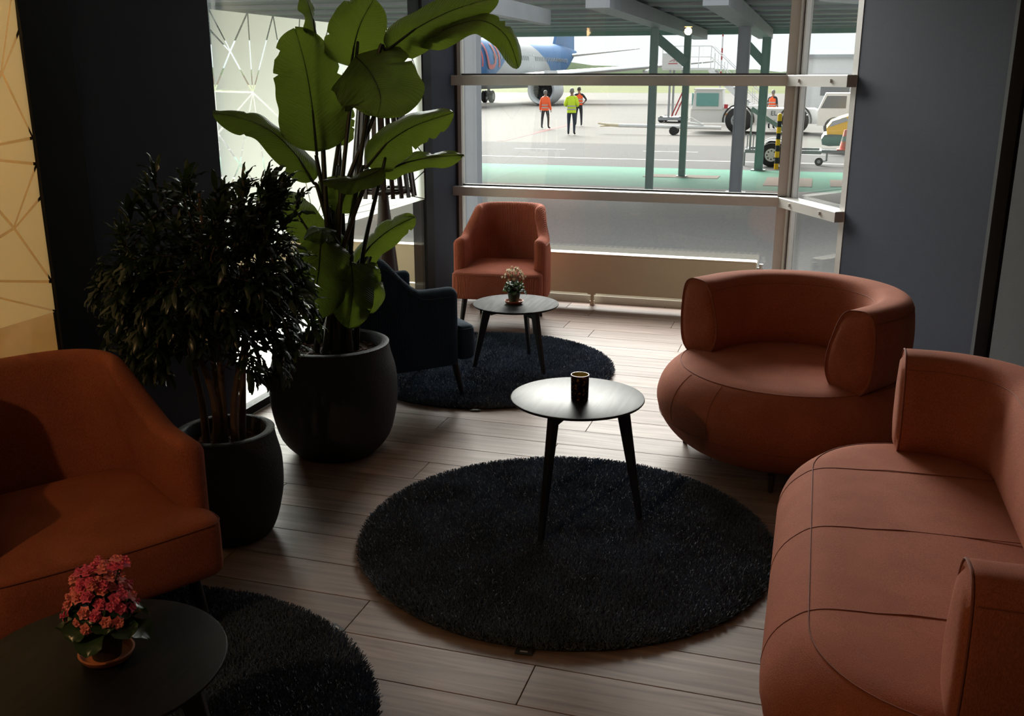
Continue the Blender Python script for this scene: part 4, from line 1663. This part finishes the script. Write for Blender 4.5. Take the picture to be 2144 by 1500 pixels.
def stroke(pts, w, parent):
    # red lettering stroke wrapped on the barrel; pts are (y, z) pairs
    b = MB()
    vs = []
    P = [Vector((q[0], q[1], 0)) for q in pts]
    P = catmull(P, 5) if len(P) > 2 else [P[0].lerp(P[1], i / 6) for i in range(7)]
    for i, q in enumerate(P):
        tg = (P[min(i + 1, len(P) - 1)] - P[max(i - 1, 0)]).normalized()
        nrm = Vector((-tg.y, tg.x, 0))
        for s_ in (-1, 1):
            r_ = q + nrm * (s_ * w / 2)
            vs.append((math.sqrt(max(.05, 1.99 ** 2 - ((r_.y - FC) / 1.04) ** 2)) + .025, r_.x, r_.y))
    b.add(vs, [(2 * i, 2 * i + 1, 2 * i + 3, 2 * i + 2) for i in range(len(P) - 1)])
    return b.build('red_lettering', 'red_paint', parent, fix=False)


zt, zb_ = FC + 1.45, FC - .35
stroke([(2.9, zt - .1), (4.3, zt - .1)], .32, fu)
stroke([(3.6, zt - .1), (3.6, zb_)], .34, fu)
stroke([(4.8, zt), (4.8, zb_ + .7), (5.1, zb_ + .12), (5.7, zb_), (6.3, zb_ + .12), (6.6, zb_ + .7), (6.6, zt)], .34, fu)
stroke([(7.5, zt), (7.5, zb_)], .36, fu)


def wing(root, tip, c0, c1, t0, t1, name, mat):
    rings = []
    for q in range(7):
        f = q / 6
        pq = Vector(root).lerp(Vector(tip), f)
        c_ = c0 + (c1 - c0) * f
        t_ = t0 + (t1 - t0) * f
        rings.append([(pq.x, pq.y + c_ * yy, pq.z + t_ * zz) for yy, zz in ((0, 0), (.04, .5), (.2, .95), (.45, 1), (.75, .5), (1, .08), (1, -.08), (.7, -.3), (.35, -.55), (.08, -.4))])
    return MB().rings(rings).build(name, mat, ac, True, 50)


for s_ in (1, -1):
    wing((s_ * 1.7, 12.3, 2.15), (s_ * 17.0, 20.5, 3.55), 6.6, 1.6, .45, .12, 'wing', 'silver')
    wing((s_ * .5, 32.6, 4.35), (s_ * 7.2, 36.4, 5.1), 3.6, 1.2, .2, .07, 'tailplane', 'silver')
    for q, L in ((.36, 3.2), (.62, 2.4)):
        pq = Vector((s_ * 1.7, 12.3, 2.15)).lerp(Vector((s_ * 17.0, 20.5, 3.55)), q)
        MB().tube([(pq.x, pq.y + 2.2, pq.z - .25), (pq.x, pq.y + 3.2, pq.z - .38), (pq.x, pq.y + 2.2 + L, pq.z - .12)], [.08, .2, .05], 8).build('flap_fairing', 'silver', ac, True)
    # engine
    ex_, ey_, ez_ = s_ * 4.75, 9.9, 1.22
    n = MB()
    pr2 = [(.95, .0), (1.12, -.1), (1.22, .15), (1.28, .7), (1.22, 2.1), (.95, 3.4), (.72, 3.9), (.6, 3.9)]
    n.rings([[(ex_ + r_ * math.cos(2 * math.pi * k / 28), ey_ + yy, ez_ + r_ * .97 * math.sin(2 * math.pi * k / 28)) for k in range(28)] for r_, yy in pr2], cap0=False)
    n.rings([[(ex_ + r_ * math.cos(2 * math.pi * k / 28), ey_ + yy, ez_ + r_ * .97 * math.sin(2 * math.pi * k / 28)) for k in range(28)] for r_, yy in ((.95, .0), (.86, .25), (.84, .8))], cap0=False)
    en = n.build('engine', 'silver', ac, True, 50)
    for k in range(22):
        an = 2 * math.pi * k / 22
        b = MB()
        d = Vector((math.cos(an), 0, math.sin(an)))
        sd = Vector((-d.z, 0, d.x))
        b.add([Vector((ex_, ey_ + .45, ez_)) + d * .22 - sd * .05, Vector((ex_, ey_ + .45, ez_)) + d * .82 - sd * .02, Vector((ex_, ey_ + .62, ez_)) + d * .82 + sd * .16, Vector((ex_, ey_ + .62, ez_)) + d * .22 + sd * .05], [(0, 1, 2, 3)])
        b.build('fan_blade', 'fan', en, fix=False)
    MB().rings([[(ex_ + r_ * math.cos(2 * math.pi * k / 14), ey_ + yy, ez_ + r_ * math.sin(2 * math.pi * k / 14)) for k in range(14)] for r_, yy in ((.02, .2), (.14, .34), (.22, .5), (.22, .7))]).build('spinner', 'fan', en, True)
    MB().rings([[(ex_ + .845 * math.cos(2 * math.pi * k / 28), ey_ + yy, ez_ + .82 * math.sin(2 * math.pi * k / 28)) for k in range(28)] for yy in (.75, .8)]).build('inlet_disc', 'rubber', en)
    MB().box((ex_ - .15, ey_ + 1.2, ez_ + 1.0), (ex_ + .15, ey_ + 4.2, ez_ + 1.55)).build('pylon', 'silver', ac)
fin = MB()
fin.prism([(29.5, 5.0), (34.0, 11.2), (36.6, 11.2), (37.2, 5.0)], -.14, .14)
fin.v = [(y_, x_, z_) for x_, y_, z_ in fin.v]
fin.build('tail_fin', plain('tail_blue', (.055, .15, .33), .4), ac)


def wheels(x, y, r_, w, parent, gap):
    for s_ in (-1, 1):
        xc = x + s_ * gap
        b = MB().tube([(xc - w / 2, y, r_), (xc - w * .35, y, r_), (xc + w * .35, y, r_), (xc + w / 2, y, r_)], [r_ * .88, r_, r_, r_ * .88], 24)
        wo = b.build('wheel', 'rubber', parent, True, 40)
        MB().tube([(xc - w / 2 - .01, y, r_), (xc + w / 2 + .01, y, r_)], r_ * .5, 16).build('hub', 'grey_metal', wo)


wheels(0, 4.8, .42, .24, ac, .2)
MB().tube([(0, 4.8, .42), (0, 4.8, 1.8)], .09, 8).build('nose_leg', 'grey_metal', ac, True)
for s_ in (-1, 1):
    wheels(s_ * 2.86, 18.2, .55, .38, ac, .33)
    MB().tube([(s_ * 2.86, 18.2, .5), (s_ * 2.7, 18.2, 2.1)], .13, 8).build('main_leg', 'grey_metal', ac, True)


# ------------------------------------------------------------------ people
def skinned(name, verts, edges, radii, parent, mats, pick, sub=1):
    me = bpy.data.meshes.new(name)
    me.from_pydata(verts, edges, [])
    ob = bpy.data.objects.new(name, me)
    COL.objects.link(ob)
    sk = ob.modifiers.new('skin', 'SKIN')
    sk.use_smooth_shade = True
    for i, r_ in enumerate(radii):
        d_ = me.skin_vertices[0].data[i]
        d_.radius = (r_ if isinstance(r_, tuple) else (r_, r_))
        d_.use_root = (i == 0)
    ss = ob.modifiers.new('sub', 'SUBSURF')
    ss.levels = ss.render_levels = sub
    dg = bpy.context.evaluated_depsgraph_get()
    m2 = bpy.data.meshes.new_from_object(ob.evaluated_get(dg))
    bpy.data.objects.remove(ob)
    m2.materials.clear()
    for q in mats:
        m2.materials.append(M[q])
    for pl_ in m2.polygons:
        pl_.use_smooth = True
        pl_.material_index = pick(pl_.center)
    return link(name, m2, parent)


def person(label, loc, rz, h, coat, trousers, hair, arms, long_coat=True, stance=.13, vest=False):
    """faces local -y; arms: for each side (elbow, wrist) offsets from the shoulder"""
    t = thing('person', label, 'person', loc, rz)
    s = h / 1.75
    V = [(0, 0, .96), (0, .005, 1.12), (0, .01, 1.30), (0, .01, 1.43), (0, .0, 1.51), (0, -.015, 1.585), (0, -.015, 1.68)]
    Rr = [(.145, .105), (.135, .10), (.165, .11), (.12, .085), (.052, .055), (.076, .088), (.062, .075)]
    E = [(0, 1), (1, 2), (2, 3), (3, 4), (4, 5), (5, 6)]
    wr = []
    for sx in (1, -1):
        el, wri = arms[0 if sx == 1 else 1]
        i = len(V)
        V += [(sx * .17, .01, 1.41), (sx * .17 + el[0] * sx, el[1], 1.41 + el[2]), (sx * .17 + wri[0] * sx, wri[1], 1.41 + wri[2])]
        Rr += [.062, .045, .03]
        E += [(3, i), (i, i + 1), (i + 1, i + 2)]
        dr = (Vector(V[-1]) - Vector(V[-2])).normalized()
        pal = Vector(V[-1]) + dr * .055
        V.append(tuple(pal))
        Rr.append((.036, .02))
        E.append((i + 2, i + 3))
        wr.append((pal, dr, sx))
        j = len(V)
        V += [(sx * .10, .0, .88), (sx * (.06 + stance * .5), -.015, .50), (sx * (.05 + stance * .62), .01, .09), (sx * (.06 + stance * .7), -.13, .04)]
        Rr += [.098, .066, .042, (.042, .034)]
        E += [(0, j), (j, j + 1), (j + 1, j + 2), (j + 2, j + 3)]
    V = [tuple(Vector(v) * s) for v in V]
    Rr = [(tuple(k * s for k in r_) if isinstance(r_, tuple) else r_ * s) for r_ in Rr]

    def pick(c):
        z = c.z / s
        if z < .115:
            return 2
        if z < .97 and abs(c.x / s) < .20:
            return 1
        if z > 1.47 or (z < 1.12 and abs(c.x / s) > .2):
            return 0
        return 3

    body = skinned('body', V, E, Rr, t, ['skin', trousers, 'rubber', 'trousers' if vest else coat], pick)
    # fingers and thumb on each hand
    fg = MB()
    for pal, dr, sx in wr:
        side = Vector((0, 1, 0)) if abs(dr.y) < .7 else Vector((1, 0, 0))
        side = (side - dr * side.dot(dr)).normalized()
        bend = dr.cross(side).normalized() * (-.25 * sx)
        for k, L in enumerate((.062, .072, .068, .052)):
            b0 = (pal + side * ((k - 1.5) * .017)) * s
            fg.tube([b0, b0 + (dr * L * .55 + bend * .01) * s, b0 + (dr * L + bend * .06) * s], [.0085 * s, .008 * s, .006 * s], 6)
        b0 = (pal - dr * .03 - side * .03) * s
        fg.tube([b0, b0 + (dr * .03 - side * .025) * s, b0 + (dr * .055 - side * .03) * s], [.010 * s, .009 * s, .007 * s], 6)
    fg.build('fingers', 'skin', t, True)
    # head details
    hd = MB()
    hd.rings([[(r_ * math.cos(2 * math.pi * k / 14) * s, (-.012 + r_ * 1.12 * math.sin(2 * math.pi * k / 14)) * s + oy * s, z * s) for k in range(14)] for r_, z, oy in ((.074, 1.60, .022), (.086, 1.64, .016), (.084, 1.70, .008), (.064, 1.745, .004), (.025, 1.765, 0))])
    hd.build('hair', hair, t, True)
    fc = MB()
    fc.tube([(0, -.10 * s, 1.63 * s), (0, -.118 * s, 1.60 * s)], [.008 * s, .014 * s], 6)
    for sx in (-1, 1):
        fc.tube([(sx * .078 * s, -.005 * s, 1.64 * s), (sx * .086 * s, .005 * s, 1.605 * s)], [.016 * s, .010 * s], 6)
    fc.build('nose_and_ears', 'skin', t, True)
    ey = MB()
    for sx in (-1, 1):
        ey.cbox((sx * .032 * s, -.096 * s, 1.638 * s), (.018 * s, .01 * s, .008 * s))
    ey.cbox((0, -.098 * s, 1.565 * s), (.04 * s, .01 * s, .007 * s))
    ey.build('eyes_and_mouth', 'hair', t)
    # the fingers and face belong to the body mesh itself
    bm_ = bmesh.new()
    bm_.from_mesh(body.data)
    for nm in ('fingers', 'nose_and_ears', 'eyes_and_mouth'):
        ob = [q for q in t.children if q.name.split('.')[0] == nm][0]
        n0 = len(bm_.faces)
        bm_.from_mesh(ob.data)
        bm_.faces.ensure_lookup_table()
        for f_ in bm_.faces[n0:]:
            f_.material_index = 4 if nm == 'eyes_and_mouth' else 0
            f_.smooth = True
        bpy.data.objects.remove(ob)
    body.data.materials.append(M['hair'])
    bm_.to_mesh(body.data)
    bm_.free()
    # jacket or vest
    zlo = .84 if long_coat else .95
    CV = [(0, .005, zlo), (0, .005, 1.02), (0, .01, 1.2), (0, .01, 1.34), (0, .008, 1.455)]
    CR_ = [(.182, .135), (.172, .13), (.178, .132), (.188, .13), (.09, .085)]
    rg = []
    for (cx, cy, z), (rx_, ry_) in zip(CV, CR_):
        rg.append([(rx_ * math.cos(2 * math.pi * k / 20) * s, (cy + ry_ * math.sin(2 * math.pi * k / 20)) * s, z * s) for k in range(20)])
    jk = MB().rings(rg).build('vest' if vest else 'jacket', coat, t, True, 60)
    if not vest:
        sl = MB()
        for pal, dr, sx in wr:
            el, wri = arms[0 if sx == 1 else 1]
            q0, q1, q2 = Vector((sx * .15, .01, 1.40)), Vector((sx * .17 + el[0] * sx, el[1], 1.41 + el[2])), Vector((sx * .17 + wri[0] * sx, wri[1], 1.41 + wri[2]))
            sl.tube([q * s for q in catmull([q0, q1, q2], 4)], [(.078 - .028 * k / 8) * s for k in range(9)], 10)
        sl.build('sleeves', coat, t, True)
    for z in ((.95, 1.07) if long_coat else (1.04, 1.18)):
        bd = MB()
        rx_, ry_ = .186, .142
        bd.rings([[(rx_ * math.cos(2 * math.pi * k / 20) * s, (.006 + ry_ * math.sin(2 * math.pi * k / 20)) * s, zz * s) for k in range(20)] for zz in (z, z + .045)], False, False)
        bd.build('reflective_band', 'reflective', jk, True)
    return t


DOWN = ((.06, .02, -.28), (.10, -.03, -.53))
FRONT = ((.07, .03, -.26), (-.02, -.22, -.30))
HIP = ((.17, .08, -.22), (.03, -.02, -.40))
person('worker in a long orange hi-vis jacket standing with arms down', (-11.72, 43.4, AZ + .005), R(180 - 12), 1.66, 'orange_vest', 'trousers', 'hair_grey', (DOWN, DOWN), True, .2)
person('worker in a lime yellow hi-vis jacket and jeans', (-9.45, 39.0, AZ + .005), R(180 + 5), 1.80, 'lime_vest', 'jeans', 'hair_grey', (FRONT, FRONT), True, .1)
person('worker in a sleeveless orange vest with a hand on the hip', (-10.9, 46.4, AZ + .005), R(180 + 25), 1.78, 'orange_vest', 'trousers', 'hair', (HIP, HIP), False, .14, True)
person('worker in an orange vest behind the white tug', (-2.06, 46.2, AZ + .005), R(180 - 20), 1.68, 'orange_vest', 'trousers', 'hair_grey', (DOWN, DOWN), False, .1, True)


# ------------------------------------------------------------------ pushback tug
def road_wheel(parent, x, y, z, r_, w, hub='grey_metal'):
    wo = MB().tube([(x, y - w / 2, z), (x, y - w * .36, z), (x, y + w * .36, z), (x, y + w / 2, z)], [r_ * .86, r_, r_, r_ * .86], 28).build('wheel', 'rubber', parent, True, 40)
    MB().tube([(x, y - w / 2 - .012, z), (x, y + w / 2 + .012, z)], r_ * .55, 18).build('rim', hub, wo, True, 40)
    b = MB()
    for k in range(8):
        an = 2 * math.pi * k / 8
        b.tube([(x + r_ * .36 * math.cos(an), y - w / 2 - .016, z + r_ * .36 * math.sin(an)), (x + r_ * .36 * math.cos(an), y - w / 2 - .010, z + r_ * .36 * math.sin(an))], r_ * .07, 8)
    b.build('rim_holes', 'rubber', wo)
    return wo


tg_ = thing('aircraft_tug', 'white aircraft tug with a glazed cab on the apron', 'tug', (-5.15, 42.1, AZ))
MB().prism([(0, .42), (0, .95), (.06, 1.0), (4.9, 1.0), (5.2, .9), (5.2, .42)], .1, 2.2).build('body', 'white_paint', tg_)
MB().prism([(.05, .95), (.12, 1.68), (.2, 1.72), (1.25, 1.72), (1.3, .95)], .05, 1.25).build('cab', 'white_paint', tg_)
MB().box((.22, .02, 1.08), (1.12, .05, 1.6)).build('cab_window', 'cabglass', tg_)
MB().box((.66, .0, 1.06), (.70, .03, 1.62)).build('window_bar', 'white_paint', tg_)
MB().box((.0, .3, 1.1), (.06, 1.1, 1.6)).build('cab_window', 'cabglass', tg_)
MB().box((.1, .0, 1.72), (1.3, 1.3, 1.78)).build('cab_roof', 'white_paint', tg_)
for x in (1.95, 4.2):
    road_wheel(tg_, x, .22, .53, .53, .36)
    road_wheel(tg_, x, 2.1, .53, .53, .36)
    ar = MB()
    ar.tube([(x + .62 * math.cos(R(q)), .09, .53 + .62 * math.sin(R(q))) for q in range(-8, 190, 14)], .035, 6)
    ar.build('wheel_arch', 'gasket', tg_, True)
MB().box((1.42, .08, .72), (1.66, .1, .8)).build('side_marker', 'amber_lamp', tg_)
MB().box((1.35, .05, 1.0), (1.5, .2, 1.16)).build('red_lamp', 'red_paint', tg_)
text_mesh('EL', .26, 'win_dark', 'lettering', tg_, (3.35, .085, .74), (R(90), 0, 0))
text_mesh('ERO 150', .15, 'win_dark', 'lettering', tg_, (3.15, .085, .46), (R(90), 0, 0))
MB().lathe([(0, 0), (.11, 0), (.11, .004), (0, .004)], 20).build('badge', 'win_dark', tg_)
bd = tg_.children[-1]
bd.location = (3.98, .09, .80)
bd.rotation_euler = (R(90), 0, 0)
MB().box((2.3, .3, 1.0), (2.9, 1.4, 1.12)).build('hatch', 'white_dirty', tg_)
MB().tube([(2.9, .5, 1.0), (2.9, .5, 1.22), (3.1, .5, 1.22)], .03, 6).build('exhaust', 'grey_metal', tg_, True)

tb = thing('tow_bar', 'white aircraft tow bar lying in front of the tug', 'tow bar', (-8.3, 40.4, AZ))
MB().tube([(.5, 0, .34), (4.6, 0, .30)], .075, 10).build('bar', 'white_dirty', tb, True)
MB().tube([(-.35, -.1, .42), (.15, 0, .36), (.5, 0, .34)], [.03, .07, .07], 8).build('hook_head', 'cream', tb, True)
MB().tube([(-.3, .12, .3), (.2, .0, .34)], [.03, .05], 8).build('hook_jaw', 'cream', tb, True)
for s_ in (-.22, .22):
    w_ = MB().tube([(2.75, s_ - .05, .17), (2.75, s_ + .05, .17)], .17, 18).build('wheel', 'rubber', tb, True, 40)
MB().tube([(2.75, -.25, .17), (2.75, .25, .17)], .03, 8).build('axle', 'grey_metal', tb, True)
fr = MB()
fr.tube([(2.75, 0, .17), (3.1, 0, .5), (3.9, 0, .42)], .045, 8)
fr.tube([(3.1, 0, .5), (3.4, 0, .68), (3.8, 0, .45)], .03, 8)
fr.build('lift_frame', 'white_dirty', tb, True)

# ------------------------------------------------------------------ mobile boarding stairs
ms = thing('boarding_stairs', 'white mobile boarding stairs with a sign panel beyond the tug', 'stairs', (-7.3, 52.2, AZ))
MB().box((-.6, -.9, .12), (.7, .9, .28)).build('chassis', 'grey_metal', ms)
for x in (-.45, .55):
    for s_ in (-.8, .8):
        MB().tube([(x, s_ - .07, .16), (x, s_ + .07, .16)], .16, 18).build('wheel', 'rubber', ms, True, 40)
for s_ in (-.7, .7):
    MB().bar((-.1, s_, .25), (-.1, s_, 2.6), .1, .1).build('mast', 'grey_metal', ms)
    MB().bar((.05, s_, .3), (.6, s_, 1.6), .06, .06).build('strut', 'red_paint', ms)
    MB().bar((.6, s_, 1.6), (.5, s_, 2.6), .06, .06).build('strut', 'grey_metal', ms)
MB().box((-.5, -.8, 2.58), (1.9, .8, 2.68)).build('platform', 'white_dirty', ms)
sg = MB().box((-.5, -.84, 2.64), (.5, -.80, 3.38)).build('sign_panel', 'white_paint', ms)
lg = MB()
lg.bar((-.15, -.845, 2.98), (.22, -.845, 3.14), .012, .05, (0, 1, 0))
lg.bar((.05, -.845, 2.96), (.22, -.845, 3.14), .012, .05, (0, 1, 0))
lg.bar((.22, -.845, 2.94), (.22, -.845, 3.15), .012, .05, (0, 1, 0))
lg.build('red_logo', 'red_paint', sg)
MB().box((-.2, -.846, 2.86), (.26, -.842, 2.90)).build('logo_lettering', 'red_paint', sg)
for s_ in (-.8, .8):
    rl = MB()
    for x in (-.5, .1, .7, 1.3, 1.9):
        rl.tube([(x, s_, 2.66), (x, s_, 3.72)], .022, 6)
    for z in (3.2, 3.72):
        rl.tube([(-.5, s_, z), (1.9, s_, z)], .022, 6)
    rl.build('platform_rail', 'white_dirty', ms, True)
    MB().bar((1.85, s_, 2.6), (4.6, s_, .2), .08, .22).build('stringer', 'white_dirty', ms)
    hr = MB()
    hr.tube([(1.9, s_, 3.72), (4.6, s_, 1.3)], .025, 6)
    hr.tube([(1.9, s_, 3.2), (4.6, s_, .8)], .02, 6)
    for k in range(6):
        x = 2.1 + k * .48
        z = 2.6 - (x - 1.85) * .873
        hr.tube([(x, s_, z), (x, s_, z + 1.0)], .02, 6)
    hr.build('hand_rail', 'white_dirty', ms, True)
for k in range(12):
    x = 1.95 + k * .225
    MB().box((x, -.76, 2.52 - k * .2), (x + .26, .76, 2.56 - k * .2)).build('step', 'grey_metal', ms)

# ------------------------------------------------------------------ trailer, cone, bollard
tr = thing('baggage_trailer', 'small grey flat trailer with a fender wheel on the service road', 'trailer', (-1.8, 26.65, AZ))
fr = MB()
for yy in (0., 1.1):
    fr.box((0, yy - .03, .33), (1.9, yy + .03, .42))
for xx in (.02, .6, 1.25, 1.88):
    fr.box((xx - .025, 0, .34), (xx + .025, 1.1, .41))
fr.build('frame', 'grey_metal', tr)
MB().box((1.88, .5, .33), (2.72, .58, .41)).build('drawbar', 'grey_metal', tr)
for yy in (-.12, 1.22):
    road_wheel(tr, .68, yy, .30, .30, .17, 'white_dirty')
    ar = MB()
    P = [(.68 + .37 * math.cos(R(q)), .30 + .37 * math.sin(R(q))) for q in range(15, 175, 16)]
    vs = [(x, yy - .11, z) for x, z in P] + [(x, yy + .11, z) for x, z in P]
    ar.add(vs, [(i, i + 1, i + 1 + len(P), i + len(P)) for i in range(len(P) - 1)])
    fo = ar.build('fender', 'grey_metal', tr, True)
    fo.modifiers.new('thick', 'SOLIDIFY').thickness = .012
MB().bar((.1, -.02, 1.45), (1.05, -.02, .86), .07, .11).build('ramp_arm', 'steel_green', tr)
MB().bar((1.02, -.02, .86), (1.02, -.02, .4), .05, .05).build('arm_post', 'grey_metal', tr)
MB().bar((.12, -.02, 1.45), (.12, -.02, .4), .05, .05).build('arm_post', 'grey_metal', tr)
for xx in (.05, .2, .35):
    MB().tube([(xx, -.02, .4), (xx, -.02, .80)], .015, 6).build('stake', 'grey_metal', tr, True)
MB().box((-.02, -.05, .0), (.02, -.01, .36)).build('prop_stand', 'grey_metal', tr)
MB().tube([(2.05, .54, .12), (2.05, .54, .36)], .025, 8).build('jockey_post', 'grey_metal', tr, True)
jw = MB().tube([(1.86, .51, .105), (1.86, .57, .105)], .105, 20).build('jockey_wheel', 'rubber', tr, True, 40)
MB().tube([(1.86, .505, .105), (1.86, .575, .105)], .045, 12).build('hub', 'grey_metal', jw)
MB().tube([(1.86, .54, .105), (2.05, .54, .13)], .018, 6).build('jockey_fork', 'grey_metal', tr, True)
co = thing('traffic_cone', 'faded red traffic cone standing on the trailer drawbar', 'cone', (.66, 27.19, AZ + .41), 0)
MB().lathe([(0, .52), (.03, .52), (.035, .51), (.13, .03), (0, .03)], 24).build('cone_body', 'cone', co, True, 50)
MB().lathe([(.069, .35), (.094, .225)], 24).build('band', 'line_white', co, True)
MB().cbox((0, 0, .015), (.36, .36, .03)).build('cone_foot', 'cone', co)
bo = thing('bollard', 'yellow and black striped bollard beside the trailer', 'bollard', (-.95, 25.75, AZ))
for k in range(9):
    z = k * .148
    MB().tube([(0, 0, z), (0, 0, z + .148)], .055, 16).build('band', 'yellow' if k % 2 == 0 else 'rubber', bo, True, 50)
MB().lathe([(.055, 1.332), (.04, 1.36), (0, 1.368)], 16).build('cap', 'yellow', bo, True)

# ------------------------------------------------------------------ yellow van
va = thing('yellow_van', 'yellow van with a dark bumper parked beyond the bay return', 'van', (.12, 31.7, AZ))
MB().prism([(.12, .55), (.10, .75), (.22, .92), (.5, 1.05), (1.25, 1.28), (2.0, 2.05), (2.3, 2.15), (5.4, 2.2), (5.5, .45), (.3, .45)], .0, 1.95).build('body', 'yellow', va)
MB().prism([(0, .26), (-.03, .42), (.05, .55), (.2, .57), (1.0, .55), (1.0, .26), (.2, .22)], -.03, 1.98).build('bumper', 'darkgreen', va)
MB().prism([(.16, .78), (.24, .95), (.62, 1.08), (.72, .98)], -.012, .25).build('headlight', 'headlamp', va)
MB().prism([(.16, .78), (.24, .95), (.62, 1.08), (.72, .98)], 1.7, 1.962).build('headlight', 'headlamp', va)
MB().prism([(1.33, 1.335), (1.96, 1.98), (2.0, 1.96), (1.4, 1.33)], .12, 1.83).build('windscreen', 'win_dark', va)
MB().prism([(1.55, 1.33), (2.05, 1.9), (2.9, 1.95), (2.9, 1.3)], -.012, .01).build('side_window', 'win_dark', va)
for yy in (.12, 1.83):
    road_wheel(va, 1.0, yy, .33, .33, .2, 'white_dirty')
    road_wheel(va, 4.5, yy, .33, .33, .2, 'white_dirty')

# ------------------------------------------------------------------ stair truck
st_ = thing('stair_truck', 'white truck with a raised stair behind the yellow van', 'truck', (-.1, 40.0, AZ))
MB().prism([(0, .45), (0, 1.0), (.25, 1.65), (1.2, 1.65), (1.2, .45)], 0, 1.9).build('cab', 'white_dirty', st_)
MB().prism([(.10, 1.1), (.3, 1.55), (1.0, 1.55), (1.0, 1.1)], -.012, .01).build('side_window', 'win_dark', st_)
MB().box((1.2, .1, .5), (6.0, 1.8, .75)).build('chassis', 'white_dirty', st_)
for s_ in (.2, 1.6):
    MB().bar((1.3, s_, .8), (4.6, s_, 3.4), .08, .2).build('stringer', 'white_dirty', st_)
    MB().tube([(1.3, s_, 1.7), (4.6, s_, 4.3)], .03, 6).build('hand_rail', 'white_dirty', st_, True)
    for k in range(6):
        x = 1.5 + k * .58
        z = .8 + (x - 1.3) * .788
        MB().tube([(x, s_, z), (x, s_, z + .9)], .02, 6).build('rail_post', 'white_dirty', st_, True)
for k in range(14):
    MB().box((1.35 + k * .235, .24, .84 + k * .185), (1.6 + k * .235, 1.56, .88 + k * .185)).build('step', 'grey_metal', st_)
for x in (.65, 4.6):
    for yy in (.1, 1.8):
        road_wheel(st_, x, yy, .4, .4, .24)

# ------------------------------------------------------------------ far things
lm = thing('light_mast', 'tall red and white apron light mast', 'mast', (-13.3, 140, AZ))
for k in range(6):
    MB().tube([(0, 0, k * 1.5), (0, 0, k * 1.5 + 1.5)], .11, 8).build('mast_section', 'red_paint' if k % 2 else 'white_dirty', lm, True)
MB().box((-1.4, -.1, 8.95), (1.4, .1, 9.1)).build('cross_arm', 'red_paint', lm)
for x in (-1.1, .0, 1.1):
    MB().box((x - .35, -.2, 9.1), (x + .35, .2, 9.32)).build('floodlight', 'grey_metal', lm)
bl = thing('apron_building', 'low white apron building beyond the van', 'building', (.9, 62, AZ))
MB().box((-1.8, 0, 0), (14, 8, 3.3)).build('wall', 'white_dirty', bl)
MB().box((-2.0, -.2, 3.3), (14.2, 8.2, 3.5)).build('roof', 'grey_metal', bl)
for k in range(5):
    MB().box((-1.0 + k * 2.8, -.03, 1.2), (.6 + k * 2.8, .02, 2.3)).build('window', 'win_dark', bl)
